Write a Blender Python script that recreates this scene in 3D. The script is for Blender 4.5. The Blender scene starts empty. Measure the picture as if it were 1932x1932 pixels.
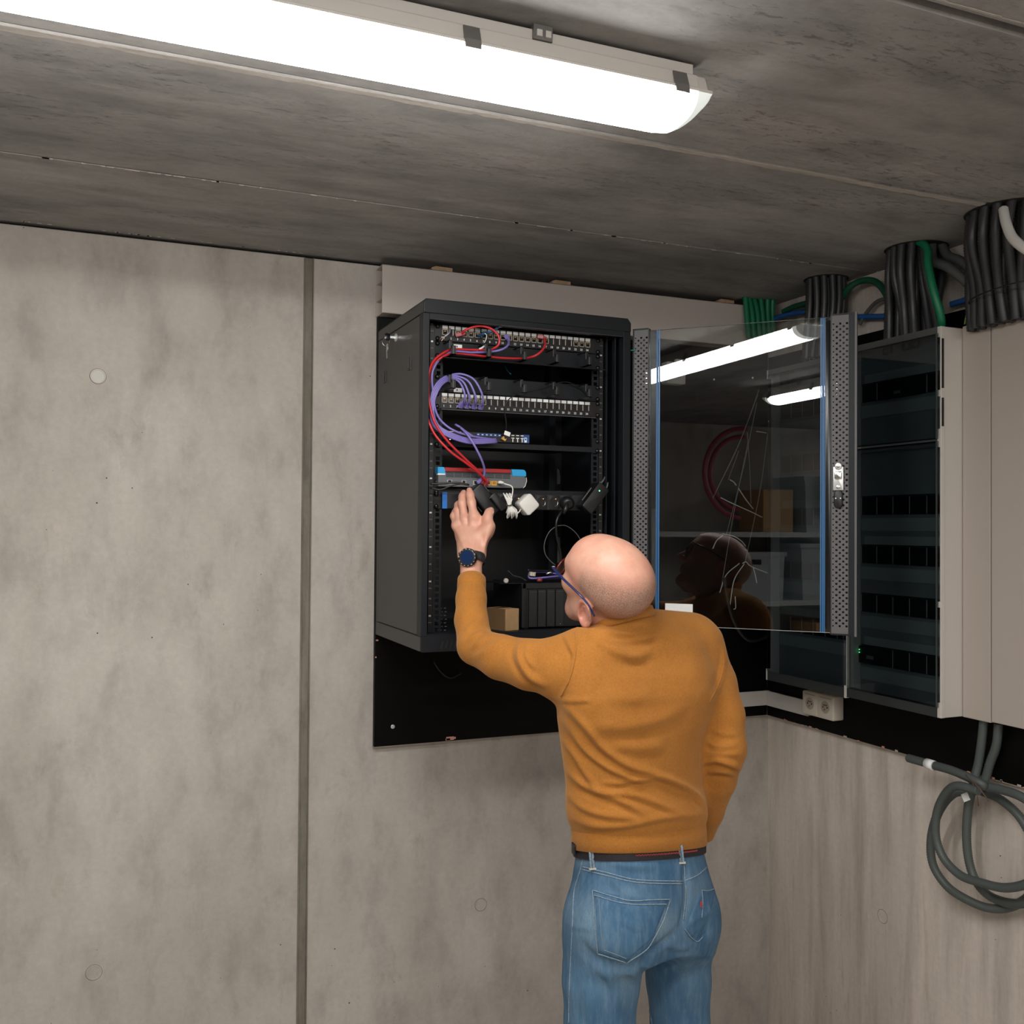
import bpy, math, random
import numpy as np
from mathutils import Vector, Matrix
from mathutils.bvhtree import BVHTree

sc = bpy.context.scene
# ------------------------------------------------------------------ camera, exposure, world
F = 1859.47
RM = np.array([[0.92155562, -0.01252114, -0.3880444],
               [-0.38818394, -0.01179469, -0.92150644],
               [0.00696145, 0.99985204, -0.01572996]])
CAM = np.array([-2.160, -2.8216, 1.72])
cd = bpy.data.cameras.new('camera'); cam = bpy.data.objects.new('camera', cd)
sc.collection.objects.link(cam); sc.camera = cam
cd.sensor_width = 36.0; cd.lens = F / 1932 * 36.0; cd.clip_start = 0.02; cd.clip_end = 50
m4 = Matrix([[*RM[0], CAM[0]], [*RM[1], CAM[1]], [*RM[2], CAM[2]], [0, 0, 0, 1]])
cam.matrix_world = m4
sc.view_settings.view_transform = 'Standard'; sc.view_settings.look = 'None'
sc.view_settings.gamma = 1; sc.view_settings.use_curve_mapping = False
sc.view_settings.exposure = 0.72
sc.cycles.max_bounces = 8; sc.cycles.adaptive_threshold = 0.04; sc.cycles.diffuse_bounces = 4; sc.cycles.glossy_bounces = 4; sc.cycles.transparent_max_bounces = 8
w = bpy.data.worlds.new('world'); sc.world = w; w.use_nodes = True
w.node_tree.nodes['Background'].inputs[0].default_value = (0.5, 0.5, 0.52, 1)
w.node_tree.nodes['Background'].inputs[1].default_value = 0.02
LAMP = 22.0          # strength of the batten diffusers
random.seed(7); rng = np.random.default_rng(7)

# ------------------------------------------------------------------ survey helpers: a sight line met with a known plane
def ray(x, y): return RM @ np.array([(x - 966) / F, -(y - 966) / F, -1.0])
def PX(x, y, X): r = ray(x, y); return CAM + r * (X - CAM[0]) / r[0]
def PY(x, y, Y): r = ray(x, y); return CAM + r * (Y - CAM[1]) / r[1]
def PZ(x, y, Z): r = ray(x, y); return CAM + r * (Z - CAM[2]) / r[2]
def P(x, y, d): return CAM + ray(x, y) * d
def V(*a): return np.array(a, float)

# ------------------------------------------------------------------ materials
MATS = {}
def mat(name, col=(0.5, 0.5, 0.5), rough=0.5, metal=0.0, spec=0.5, bump=None, noise=None, emit=None, coat=0.0):
    if name in MATS: return MATS[name]
    m = bpy.data.materials.new(name); m.use_nodes = True; MATS[name] = m
    nt = m.node_tree; b = nt.nodes['Principled BSDF']
    b.inputs['Base Color'].default_value = (*col, 1); b.inputs['Roughness'].default_value = rough
    b.inputs['Metallic'].default_value = metal; b.inputs['Specular IOR Level'].default_value = spec
    b.inputs['Coat Weight'].default_value = coat
    tc = nt.nodes.new('ShaderNodeTexCoord')
    if noise:      # (scale, amount)
        n = nt.nodes.new('ShaderNodeTexNoise'); n.inputs['Scale'].default_value = noise[0]; n.inputs['Detail'].default_value = 5
        nt.links.new(tc.outputs['Object'], n.inputs['Vector'])
        r = nt.nodes.new('ShaderNodeMapRange'); r.inputs[1].default_value = 0.3; r.inputs[2].default_value = 0.7
        r.inputs[3].default_value = 1 - noise[1]; r.inputs[4].default_value = 1 + noise[1]
        nt.links.new(n.outputs[0], r.inputs[0])
        mx = nt.nodes.new('ShaderNodeVectorMath'); mx.operation = 'SCALE'; mx.inputs[0].default_value = col
        nt.links.new(r.outputs[0], mx.inputs['Scale']); nt.links.new(mx.outputs[0], b.inputs['Base Color'])
    if bump:       # (scale, strength, distance)
        n = nt.nodes.new('ShaderNodeTexNoise'); n.inputs['Scale'].default_value = bump[0]; n.inputs['Detail'].default_value = 3
        nt.links.new(tc.outputs['Object'], n.inputs['Vector'])
        bp = nt.nodes.new('ShaderNodeBump'); bp.inputs['Strength'].default_value = bump[1]; bp.inputs['Distance'].default_value = bump[2]
        nt.links.new(n.outputs[0], bp.inputs['Height']); nt.links.new(bp.outputs[0], b.inputs['Normal'])
    if emit:
        b.inputs['Emission Color'].default_value = (*emit[0], 1); b.inputs['Emission Strength'].default_value = emit[1]
    return m

class NB:      # small node builder
    def __init__(s, name):
        s.m = bpy.data.materials.new(name); s.m.use_nodes = True; MATS[name] = s.m
        s.nt = s.m.node_tree; s.b = s.nt.nodes['Principled BSDF']; s.out = s.nt.nodes['Material Output']
        s.tc = s.nt.nodes.new('ShaderNodeTexCoord')
    def n(s, t, **k):
        nd = s.nt.nodes.new(t)
        for a, v in k.items():
            if a.startswith('i'): nd.inputs[int(a[1:])].default_value = v
            else: setattr(nd, a, v)
        return nd
    def l(s, a, b): s.nt.links.new(a, b)
    def mapping(s, scale, loc=(0, 0, 0)):
        mp = s.n('ShaderNodeMapping'); mp.inputs['Scale'].default_value = scale; mp.inputs['Location'].default_value = loc
        s.l(s.tc.outputs['Object'], mp.inputs[0]); return mp.outputs[0]
    def noise(s, vec, scale, detail=6, rough=0.55, dist=0.0):
        nd = s.n('ShaderNodeTexNoise'); nd.inputs['Scale'].default_value = scale; nd.inputs['Detail'].default_value = detail
        nd.inputs['Roughness'].default_value = rough; nd.inputs['Distortion'].default_value = dist
        s.l(vec, nd.inputs['Vector']); return nd.outputs[0]
    def ramp(s, v, stops):
        r = s.n('ShaderNodeValToRGB'); e = r.color_ramp.elements
        while len(e) < len(stops): e.new(0.5)
        for k, (p, c) in enumerate(stops): e[k].position = p; e[k].color = (*c, 1) if len(c) == 3 else c
        s.l(v, r.inputs[0]); return r.outputs[0]
    def rng(s, v, a, b, c, d):
        r = s.n('ShaderNodeMapRange'); 
        for k, q in enumerate((a, b, c, d)): r.inputs[k + 1].default_value = q
        s.l(v, r.inputs[0]); return r.outputs[0]
    def mix(s, fac, a, b, mode='MIX'):
        mx = s.n('ShaderNodeMix', data_type='RGBA', blend_type=mode)
        for i, q in ((0, fac), (6, a), (7, b)):
            if hasattr(q, 'is_linked'): s.l(q, mx.inputs[i])
            elif i == 0: mx.inputs[0].default_value = q
            else: mx.inputs[i].default_value = (*q, 1)
        return mx.outputs[2]
    def math(s, op, a, b=None):
        mt = s.n('ShaderNodeMath', operation=op)
        for i, q in ((0, a), (1, b)):
            if q is None: continue
            if hasattr(q, 'is_linked'): s.l(q, mt.inputs[i])
            else: mt.inputs[i].default_value = q
        return mt.outputs[0]
    def bump(s, h, strength, dist, normal=None):
        bp = s.n('ShaderNodeBump'); bp.inputs['Strength'].default_value = strength; bp.inputs['Distance'].default_value = dist
        s.l(h, bp.inputs['Height'])
        if normal is not None: s.l(normal, bp.inputs['Normal'])
        return bp.outputs[0]

def concrete(name, base, dark, light, streak=(1, 1, 1), pits=True, rough=0.85, contrast=1.0, bumpy=0.2, scuffs=False):
    k = NB(name); v = k.mapping(streak); v0 = k.mapping((1, 1, 1))
    big = k.noise(v, 1.6, 8, 0.62, 0.3); med = k.noise(v, 6.0, 7, 0.6, 0.2); fine = k.noise(v0, 60, 4, 0.6)
    c = k.ramp(big, [(0.30, dark), (0.52, base), (0.72, light)])
    c2 = k.ramp(med, [(0.28, tuple(x * (1 - 0.22 * contrast) for x in (1, 1, 1))), (0.5, (1, 1, 1)), (0.75, tuple(1 + 0.10 * contrast for _ in range(3)))])
    c = k.mix(1.0, c, c2, 'MULTIPLY')
    st = k.noise(k.mapping(tuple(q * 3 for q in streak), (3, 7, 1)), 2.2, 6, 0.7, 0.5)
    sm = k.ramp(st, [(0.60, (1, 1, 1)), (0.72, (0.80, 0.77, 0.71))])
    c = k.mix(0.7 * contrast, c, sm, 'MULTIPLY')
    f = k.ramp(fine, [(0.3, (0.94, 0.94, 0.94)), (0.7, (1.04, 1.04, 1.04))]); c = k.mix(1.0, c, f, 'MULTIPLY')
    h = k.math('ADD', k.math('MULTIPLY', med, 0.6), k.math('MULTIPLY', fine, 0.12))
    if pits:
        vo = k.n('ShaderNodeTexVoronoi'); vo.inputs['Scale'].default_value = 9.0; k.l(k.mapping((1, 1, 1.0), (0.3, 0, 0)), vo.inputs['Vector'])
        gate = k.noise(v0, 3.0, 2); thr = k.rng(gate, 0.36, 0.62, 0.0, 0.030)
        hole = k.math('LESS_THAN', vo.outputs['Distance'], thr)
        vo2 = k.n('ShaderNodeTexVoronoi'); vo2.inputs['Scale'].default_value = 26.0; k.l(v0, vo2.inputs['Vector'])
        hole2 = k.math('LESS_THAN', vo2.outputs['Distance'], k.rng(k.noise(v0, 1.7, 2), 0.42, 0.66, 0.0, 0.055))
        hole = k.math('MAXIMUM', hole, hole2)
        c = k.mix(hole, c, (0.05, 0.045, 0.04)); h = k.math('SUBTRACT', h, hole)
    if scuffs:
        area = k.noise(k.mapping((.35, 2.2, 1), (2, 5, 1)), 2.4, 3, .5); sc1 = k.noise(k.mapping((.5, 1.6, 1)), 46, 6, .75, .4)
        dk = k.math('MULTIPLY', k.rng(area, .52, .64, 0, 1), k.rng(sc1, .55, .66, 0, 1)); c = k.mix(k.math('MULTIPLY', dk, .62), c, (0.075, 0.07, 0.068)); h = k.math('SUBTRACT', h, k.math('MULTIPLY', dk, .8))
        ar2 = k.noise(k.mapping((.3, 1.8, 1), (9, 1, 4)), 2.0, 3, .5); sc2 = k.noise(k.mapping((.16, 2.4, 1), (1, 8, 2)), 30, 5, .7, .5)
        lt = k.math('MULTIPLY', k.rng(ar2, .54, .62, 0, 1), k.rng(sc2, .62, .69, 0, 1)); c = k.mix(k.math('MULTIPLY', lt, .75), c, (0.66, 0.60, 0.52)); h = k.math('ADD', h, k.math('MULTIPLY', lt, .5))
    k.l(c, k.b.inputs['Base Color']); k.b.inputs['Roughness'].default_value = rough; k.b.inputs['Specular IOR Level'].default_value = 0.25
    k.l(k.bump(h, bumpy, 0.01), k.b.inputs['Normal'])
    return k.m

WALLC = concrete('wall_concrete', (0.44, 0.405, 0.365), (0.375, 0.345, 0.305), (0.50, 0.465, 0.425), (1.6, 1.6, 0.8))
WALLR = concrete('wall_right_concrete', (0.60, 0.53, 0.47), (0.49, 0.43, 0.385), (0.69, 0.61, 0.545), (3.2, 3.2, 0.35), contrast=1.2)
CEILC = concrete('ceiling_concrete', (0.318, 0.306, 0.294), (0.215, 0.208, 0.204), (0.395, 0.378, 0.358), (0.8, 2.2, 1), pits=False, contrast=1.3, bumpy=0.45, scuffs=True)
FLOORC = concrete('floor_concrete', (0.52, 0.49, 0.45), (0.46, 0.43, 0.39), (0.58, 0.55, 0.51), pits=False)
SEAL = concrete('joint_filler', (0.20, 0.18, 0.15), (0.14, 0.125, 0.10), (0.27, 0.245, 0.21), (6, 6, 1.2), pits=False, contrast=1.4)
GROUT = concrete('grout', (0.44, 0.40, 0.355), (0.33, 0.30, 0.27), (0.52, 0.47, 0.42), (2, 9, 9), pits=False)

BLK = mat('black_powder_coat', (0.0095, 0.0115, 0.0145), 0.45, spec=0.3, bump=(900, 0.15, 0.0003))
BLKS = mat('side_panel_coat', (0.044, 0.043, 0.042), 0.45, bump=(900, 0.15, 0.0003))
BLKP = mat('black_plastic', (0.008, 0.008, 0.009), 0.42)
BLKG = mat('black_gloss', (0.006, 0.006, 0.007), 0.2)
BOARD = mat('black_film_board', (0.0022, 0.0020, 0.0020), 0.5, spec=0.12, bump=(400, 0.1, 0.0005))
STEEL = mat('zinc_steel', (0.66, 0.67, 0.66), 0.38, 0.6)
CHROME = mat('bright_metal', (0.75, 0.75, 0.74), 0.18, 1.0)
GREYS = mat('grey_perforated_steel', (0.115, 0.112, 0.115), 0.5, bump=(900, 0.12, 0.0003))
BEIGE = mat('beige_coat', (0.44, 0.385, 0.34), 0.55, bump=(700, 0.08, 0.0004))
BEIGE2 = mat('beige_frame', (0.56, 0.52, 0.48), 0.5)
TRUNK = mat('trunking_plastic', (0.48, 0.425, 0.385), 0.5)
WHITEP = mat('white_plastic', (0.72, 0.70, 0.66), 0.35)
CREAM = mat('cream_socket_plastic', (0.60, 0.54, 0.46), 0.4)
SKIRT = mat('grey_trunking', (0.50, 0.47, 0.44), 0.5)
WOOD = mat('packer_wood', (0.38, 0.25, 0.15), 0.7, noise=(60, 0.25))
CARD = mat('cardboard', (0.44, 0.27, 0.13), 0.75, noise=(90, 0.07))
TAPE = mat('brown_parcel_tape', (0.20, 0.12, 0.06), 0.18)
RED = mat('red_cable', (0.52, 0.022, 0.028), 0.35)
PURP = mat('purple_cable', (0.20, 0.165, 0.46), 0.38)
BCAB = mat('black_cable', (0.012, 0.012, 0.013), 0.35)
WCAB = mat('white_cable', (0.75, 0.73, 0.68), 0.4)
BLUE = mat('blue_film', (0.02, 0.115, 0.29), 0.4)
BLUEC = mat('blue_conduit', (0.02, 0.10, 0.33), 0.45)
GREENC = mat('green_conduit', (0.006, 0.17, 0.075), 0.45)
DGREEN = mat('dark_green_conduit', (0.008, 0.085, 0.045), 0.45)
COND = mat('black_conduit', (0.034, 0.035, 0.037), 0.38)
GCOND = mat('grey_green_conduit', (0.075, 0.088, 0.082), 0.5)
GREYC = mat('grey_conduit', (0.10, 0.105, 0.10), 0.45)
LBL = mat('white_label', (0.82, 0.83, 0.82), 0.5)
GOLD = mat('gold_contacts', (0.60, 0.36, 0.12), 0.3, 0.8)
KEY = mat('keystone_beige', (0.42, 0.37, 0.30), 0.45)
YEL = mat('yellow_port', (0.75, 0.38, 0.04), 0.4)
SKYB = mat('sky_blue_plastic', (0.02, 0.33, 0.66), 0.25)
RTRED = mat('router_red', (0.30, 0.012, 0.014), 0.28)
RTGR = mat('router_grey', (0.115, 0.122, 0.132), 0.45)
PINK = mat('bare_chipped_wood', (0.58, 0.28, 0.22), 0.8)
LED = mat('green_led', (0.05, 0.8, 0.2), 0.4, emit=((0.1, 1.0, 0.3), 3.0))
COPPER = mat('copper_pin', (0.65, 0.30, 0.15), 0.3, 1.0)
DIFF = mat('lamp_diffuser', (0.85, 0.86, 0.85), 0.35, emit=((1.0, 0.985, 0.955), LAMP))
DIFFEND = mat('lamp_diffuser_end', (0.30, 0.31, 0.30), 0.35, emit=((0.96, 1.0, 0.93), 0.40))
DIFFMID = mat('lamp_diffuser_shoulder', (0.82, 0.84, 0.82), 0.35, emit=((1.0, 0.99, 0.95), 1.6))
LBODY = mat('lamp_body', (0.50, 0.47, 0.43), 0.5)
CLIPM = mat('lamp_clip_steel', (0.22, 0.21, 0.20), 0.4, 0.6)
HOSE = mat('magenta_hose', (0.30, 0.03, 0.07), 0.4)
CRATE = mat('grey_crate_plastic', (0.34, 0.37, 0.385), 0.5)
GALV = mat('galvanised_steel', (0.48, 0.50, 0.50), 0.5, 0.2)
TIE = mat('cable_tie_nylon', (0.62, 0.62, 0.58), 0.4)
RUST = mat('rusty_wire', (0.10, 0.06, 0.04), 0.7)

def glass(name, tint, base=0.045, rough=0.0, gl=(1, 1, 1)):
    k = NB(name); k.nt.nodes.remove(k.b)
    tr = k.n('ShaderNodeBsdfTransparent'); tr.inputs[0].default_value = (*tint, 1)
    g = k.n('ShaderNodeBsdfGlossy'); g.inputs['Roughness'].default_value = rough; g.inputs[0].default_value = (*gl, 1)
    lw = k.n('ShaderNodeLayerWeight'); p = k.math('POWER', lw.outputs['Facing'], 4.0)
    fac = k.math('ADD', k.math('MULTIPLY', p, 1 - base), base)
    mx = k.n('ShaderNodeMixShader'); k.l(fac, mx.inputs[0]); k.l(tr.outputs[0], mx.inputs[1]); k.l(g.outputs[0], mx.inputs[2])
    k.l(mx.outputs[0], k.out.inputs[0]); return k.m
DGLASS = glass('door_glass', (0.88, 0.90, 0.90), 0.062)
SMOKE = glass('smoked_door_plastic', (0.58, 0.62, 0.635), 0.025, 0.02)
LENS = glass('spectacle_lens', (0.9, 0.88, 0.86), 0.05)

# ------------------------------------------------------------------ mesh builder
class MB:
    def __init__(s): s.v = []; s.f = []; s.m = []; s.sm = []; s.mats = []
    def mi(s, m):
        if m not in s.mats: s.mats.append(m)
        return s.mats.index(m)
    def add(s, vs, fs, m, smooth=False):
        o = len(s.v); s.v += [tuple(map(float, q)) for q in vs]; i = s.mi(m)
        for f in fs: s.f.append([o + q for q in f]); s.m.append(i); s.sm.append(smooth)
        return s
    def frame(s, c, ax, ay, az, hx, hy, hz, m):     # oriented box, half sizes
        c = np.array(c, float); ax, ay, az = (np.array(q, float) for q in (ax, ay, az)); vs = []
        for k in (-1, 1):
            for j in (-1, 1):
                for i in (-1, 1): vs.append(c + ax * hx * i + ay * hy * j + az * hz * k)
        return s.add(vs, [(0, 2, 3, 1), (4, 5, 7, 6), (0, 1, 5, 4), (2, 6, 7, 3), (0, 4, 6, 2), (1, 3, 7, 5)], m)
    def box(s, a, b, m):
        a, b = np.minimum(a, b), np.maximum(a, b); c = (np.array(a) + b) / 2; h = (np.array(b) - a) / 2
        return s.frame(c, (1, 0, 0), (0, 1, 0), (0, 0, 1), *h, m)
    def rbox(s, c, ax, ay, az, hx, hy, hz, r, m, n=4):    # rounded in the ax/ay plane, soft rim along az
        c = np.array(c, float); ax, ay, az = (np.array(q, float) for q in (ax, ay, az)); pts = []
        r = min(r, hx * .999, hy * .999)
        def ringp(k, z):
            out = []
            for qx, qy, a0 in ((1, 1, 0), (-1, 1, 90), (-1, -1, 180), (1, -1, 270)):
                for i in range(n + 1):
                    a = math.radians(a0 + 90 * i / n)
                    out.append(c + ax * (qx * (hx - r) + (r - k) * math.cos(a)) + ay * (qy * (hy - r) + (r - k) * math.sin(a)) + az * z)
            return out
        e = min(r * 0.4, hz * 0.5)
        rings = [ringp(e, -hz), ringp(e * .3, -hz + e * .3), ringp(0, -hz + e), ringp(0, hz - e), ringp(e * .3, hz - e * .3), ringp(e, hz)]
        k = len(rings[0]); vs = [p for rg in rings for p in rg]; fs = []
        for a in range(len(rings) - 1):
            for i in range(k): j = (i + 1) % k; fs.append((a * k + i, a * k + j, (a + 1) * k + j, (a + 1) * k + i))
        fs.append(tuple(range(k))[::-1]); fs.append(tuple((len(rings) - 1) * k + i for i in range(k)))
        return s.add(vs, fs, m, True)
    def cyl(s, a, b, r, m, n=16, r2=None, caps=True, smooth=True):
        return s.tube([a, b], [r, r if r2 is None else r2], m, n, caps, smooth)
    def tube(s, pts, r, m, n=8, caps=True, smooth=True, flat=None):
        pts = [np.array(p, float) for p in pts]; K = len(pts)
        rs = [r] * K if np.isscalar(r) else list(r)
        T = [pts[min(i + 1, K - 1)] - pts[max(i - 1, 0)] for i in range(K)]; T = [t / (np.linalg.norm(t) + 1e-12) for t in T]
        up = np.array([0, 0, 1.0]) if abs(T[0][2]) < 0.9 else np.array([0, 1.0, 0])
        u = np.cross(up, T[0]); u /= np.linalg.norm(u); vs = []
        for i in range(K):
            u = u - T[i] * (u @ T[i]); u /= np.linalg.norm(u) + 1e-12; w_ = np.cross(T[i], u)
            for k in range(n):
                a = 2 * math.pi * k / n; fl = 1 if flat is None else flat
                vs.append(pts[i] + (u * math.cos(a) + w_ * math.sin(a) * fl) * rs[i])
        fs = [(i * n + k, i * n + (k + 1) % n, (i + 1) * n + (k + 1) % n, (i + 1) * n + k) for i in range(K - 1) for k in range(n)]
        s.add(vs, fs, m, smooth)
        if caps:
            o = len(s.v) - K * n; i = s.mi(m)
            s.f.append([o + k for k in range(n)][::-1]); s.f.append([o + (K - 1) * n + k for k in range(n)]); s.m += [i, i]; s.sm += [False, False]
        return s
    def prism(s, poly, axis, a, b, m, smooth=False):     # poly in the two other axes, extruded a..b
        ix = [i for i in range(3) if i != axis]; n = len(poly); vs = []
        for t in (a, b):
            for p in poly:
                q = [0, 0, 0]; q[ix[0]], q[ix[1]] = p; q[axis] = t; vs.append(q)
        fs = [(i, (i + 1) % n, n + (i + 1) % n, n + i) for i in range(n)] + [tuple(range(n))[::-1], tuple(range(n, 2 * n))]
        return s.add(vs, fs, m, smooth)
    def lathe(s, c, nrm, prof, m, n=32, smooth=False):      # prof: (radius, height) pairs; last ring capped
        c = np.array(c, float); w_ = np.array(nrm, float); w_ /= np.linalg.norm(w_); up = np.array([0, 0, 1.0]) if abs(w_[2]) < .9 else np.array([1.0, 0, 0])
        u = np.cross(up, w_); u /= np.linalg.norm(u); v_ = np.cross(w_, u); K = len(prof)
        vs = [c + w_ * h + (u * math.cos(2 * math.pi * k / n) + v_ * math.sin(2 * math.pi * k / n)) * r for r, h in prof for k in range(n)]
        fs = [(i * n + k, i * n + (k + 1) % n, (i + 1) * n + (k + 1) % n, (i + 1) * n + k) for i in range(K - 1) for k in range(n)] + [tuple((K - 1) * n + k for k in range(n))]
        return s.add(vs, fs, m, smooth)
    def disc(s, c, nrm, r, h, m, n=24, r2=None):
        c = np.array(c, float); nrm = np.array(nrm, float); nrm /= np.linalg.norm(nrm)
        return s.tube([c, c + nrm * h], [r, r if r2 is None else r2], m, n, True, False)
    def build(s, name, parent=None, bevel=0, sub=0):
        me = bpy.data.meshes.new(name); me.from_pydata(s.v, [], s.f)
        for m in s.mats: me.materials.append(m)
        me.polygons.foreach_set('material_index', s.m); me.polygons.foreach_set('use_smooth', s.sm)
        me.update(); import bmesh
        bm = bmesh.new(); bm.from_mesh(me); bmesh.ops.recalc_face_normals(bm, faces=bm.faces); bm.to_mesh(me); bm.free()
        o = bpy.data.objects.new(name, me); sc.collection.objects.link(o)
        if parent is not None: o.parent = parent; o.matrix_parent_inverse = parent.matrix_world.inverted()
        if bevel:
            b = o.modifiers.new('bevel', 'BEVEL'); b.width = bevel; b.segments = 2; b.limit_method = 'ANGLE'
        return o

def tag(o, label, cat, group=None):
    o['label'] = label; o['category'] = cat
    if group: o['group'] = group
    return o
def thing(name, label, cat, loc, group=None):
    o = bpy.data.objects.new(name, None); sc.collection.objects.link(o); o.location = tuple(map(float, loc)); o.empty_display_size = 0.05
    o.matrix_world = Matrix.Translation(tuple(map(float, loc)))
    return tag(o, label, cat, group)
def struct(o): o['kind'] = 'structure'; return o
def spline(pts, step=0.01, closed=False):
    p = np.array(pts, float); K = len(p); out = []
    if not closed: q = np.vstack([2 * p[0] - p[1], p, 2 * p[-1] - p[-2]])
    for i in range(K - 1):
        a, b, c, d = q[i], q[i + 1], q[i + 2], q[i + 3]; n = max(2, int(np.linalg.norm(c - b) / step))
        for t in np.arange(n) / n:
            out.append(0.5 * ((2 * b) + (-a + c) * t + (2 * a - 5 * b + 4 * c - d) * t * t + (-a + 3 * b - 3 * c + d) * t ** 3))
    out.append(p[-1]); return out
def ribbed(pts, r, pitch=0.006, depth=0.10):
    path = np.array(spline(pts, pitch / 2)); L = np.concatenate([[0], np.cumsum(np.linalg.norm(np.diff(path, axis=0), axis=1))])
    n = int(L[-1] / (pitch / 2)); t = np.linspace(0, L[-1], n + 1)
    pp = np.stack([np.interp(t, L, path[:, i]) for i in range(3)], 1)
    return list(pp), [r * (1 - depth * (i % 2)) for i in range(n + 1)]
def text_mesh(items, size, m, name, parent, extr=0.0003, font_bold=False):
    """items: (string, position, x axis, up axis); one mesh"""
    mb = MB(); dg = None
    for st, pos, ax, up in items:
        cu = bpy.data.curves.new('t', 'FONT'); cu.body = st; cu.size = size; cu.align_x = 'CENTER'; cu.align_y = 'CENTER'; cu.resolution_u = 2; cu.extrude = extr; cu.offset = size * 0.02
        ob = bpy.data.objects.new('t', cu); sc.collection.objects.link(ob); bpy.context.view_layer.update()
        me = ob.to_mesh(); ax = np.array(ax, float); up = np.array(up, float); nz = np.cross(ax, up); pos = np.array(pos)
        vs = [pos + ax * q.co.x + up * q.co.y + nz * q.co.z for q in me.vertices]; fs = [tuple(p.vertices) for p in me.polygons]
        mb.add(vs, fs, m); ob.to_mesh_clear(); bpy.data.objects.remove(ob); bpy.data.curves.remove(cu)
    return mb.build(name, parent)
# ================================================================== ROOM
XL, YB, H = -4.7, -5.3, 2.498
def slab(name, a, b, m): return struct(MB().box(a, b, m).build(name))
# back wall in three pours with the sealed joint between them; the top stays a finger's width under the ceiling
slab('floor', (XL - .2, YB - .2, -.2), (.2, .2, 0), FLOORC)
wb = MB(); wb.box((XL - .2, 0, 0), (-1.6205, .2, 2.489), WALLC); wb.box((-1.5965, 0, 0), (.2, .2, 2.489), WALLC); wb.box((XL - .2, .02, 2.489), (.2, .2, 2.52), BOARD); wb.box((-1.6205, .03, 0), (-1.5965, .2, 2.489), WALLC)  # black strip behind the top gap stands in for its shade
struct(wb.build('wall_back', bevel=0.002))
jt = MB(); n = 120
for i in range(n):
    z0, z1 = 2.489 * i / n, 2.489 * (i + 1) / n
jt.box((-1.6215, .0045, 0), (-1.5955, .03, 2.489), SEAL); jt.box((-1.6235, -.0012, 0), (-1.6195, .01, 2.489), SEAL); jt.box((-1.5975, -.0012, 0), (-1.594, .01, 2.489), SEAL)
struct(jt.build('trim_1'))
struct(MB().box((0, YB - .2, 0), (.2, 0, 2.52), WALLR).build('wall_right'))
slab('wall_left', (XL - .2, YB - .2, 0), (XL, .0, 2.52), WALLC)
slab('wall_front', (XL, YB - .2, 0), (0, YB, 2.52), WALLC)
# ceiling: precast planks 0.6 m wide, narrow open joints
cl = MB(); ys = [0.2, -.52, -1.112, -1.722, -2.33, -2.94, -3.55, -4.16, -4.77, YB - .2]
for i in range(len(ys) - 1):
    g0 = .0018 if i else 0; g1 = 0.0018 if i != 2 else .008
    y0 = ys[i] - (g0 if i != 3 else .008); y1 = ys[i + 1] + g1; c = .004
    cl.prism([(y0, 2.7), (y0, H + c), (y0 - c, H), (y1 + c, H), (y1, H + c), (y1, 2.7)], 0, XL - .2, .2, CEILC)
cl.box((XL, YB, H + .016), (0, 0, H + .03), SEAL)
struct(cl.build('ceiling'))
# ragged grout squeezed from the joints
def grout(y, x0, x1, w_, name, gap=0.0):
    """thin skin of hardened slurry along a joint, w_ wide towards the back wall, ragged at its free edge"""
    mb = MB(); xs = np.arange(x0, x1, .006); vs = []; fs = []; e = .8; bite = 0
    for i, x in enumerate(xs):
        if i % 9 == 0 and random.random() < .25: bite = random.uniform(.2, .6)
        bite *= .75; e = min(1.1, max(.75, e + random.uniform(-.09, .09))); q = w_ * max(.15, e - bite)
        for dy, dz in ((0, .004), (0, -.0005), (q * .9, -.0007), (q, .001)): vs.append((x, y + gap + dy, H + dz))
    for i in range(len(xs) - 1):
        for k in range(3): fs.append((i * 4 + k, i * 4 + k + 1, (i + 1) * 4 + k + 1, (i + 1) * 4 + k))
    mb.add(vs, fs, GROUT); return struct(mb.build(name))
grout(-1.1055, XL, -.2, .0195, 'trim_2', .0005)
grout(-1.728, -2.2, 0, -.006, 'trim_3', -.012)
fk = MB()
for i in range(70):
    x = random.uniform(-3.4, -.2); l_ = random.uniform(.002, .010); d_ = random.uniform(.0015, .005); y = -.516; fk.prism([(x - l_, y), (x + l_, y), (x + l_ * .3, y + d_), (x - l_ * .5, y + d_ * .8)], 2, H - .0012, H + .001, GROUT)
for i in range(40):
    x = random.uniform(-3.2, -1.5); l_ = random.uniform(.002, .006); fk.prism([(x - l_, -.010), (x + l_, -.010), (x + l_, -.004), (x - l_, -.005)], 2, H - .001, H + .001, GROUT)
struct(fk.build('trim_4'))
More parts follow.
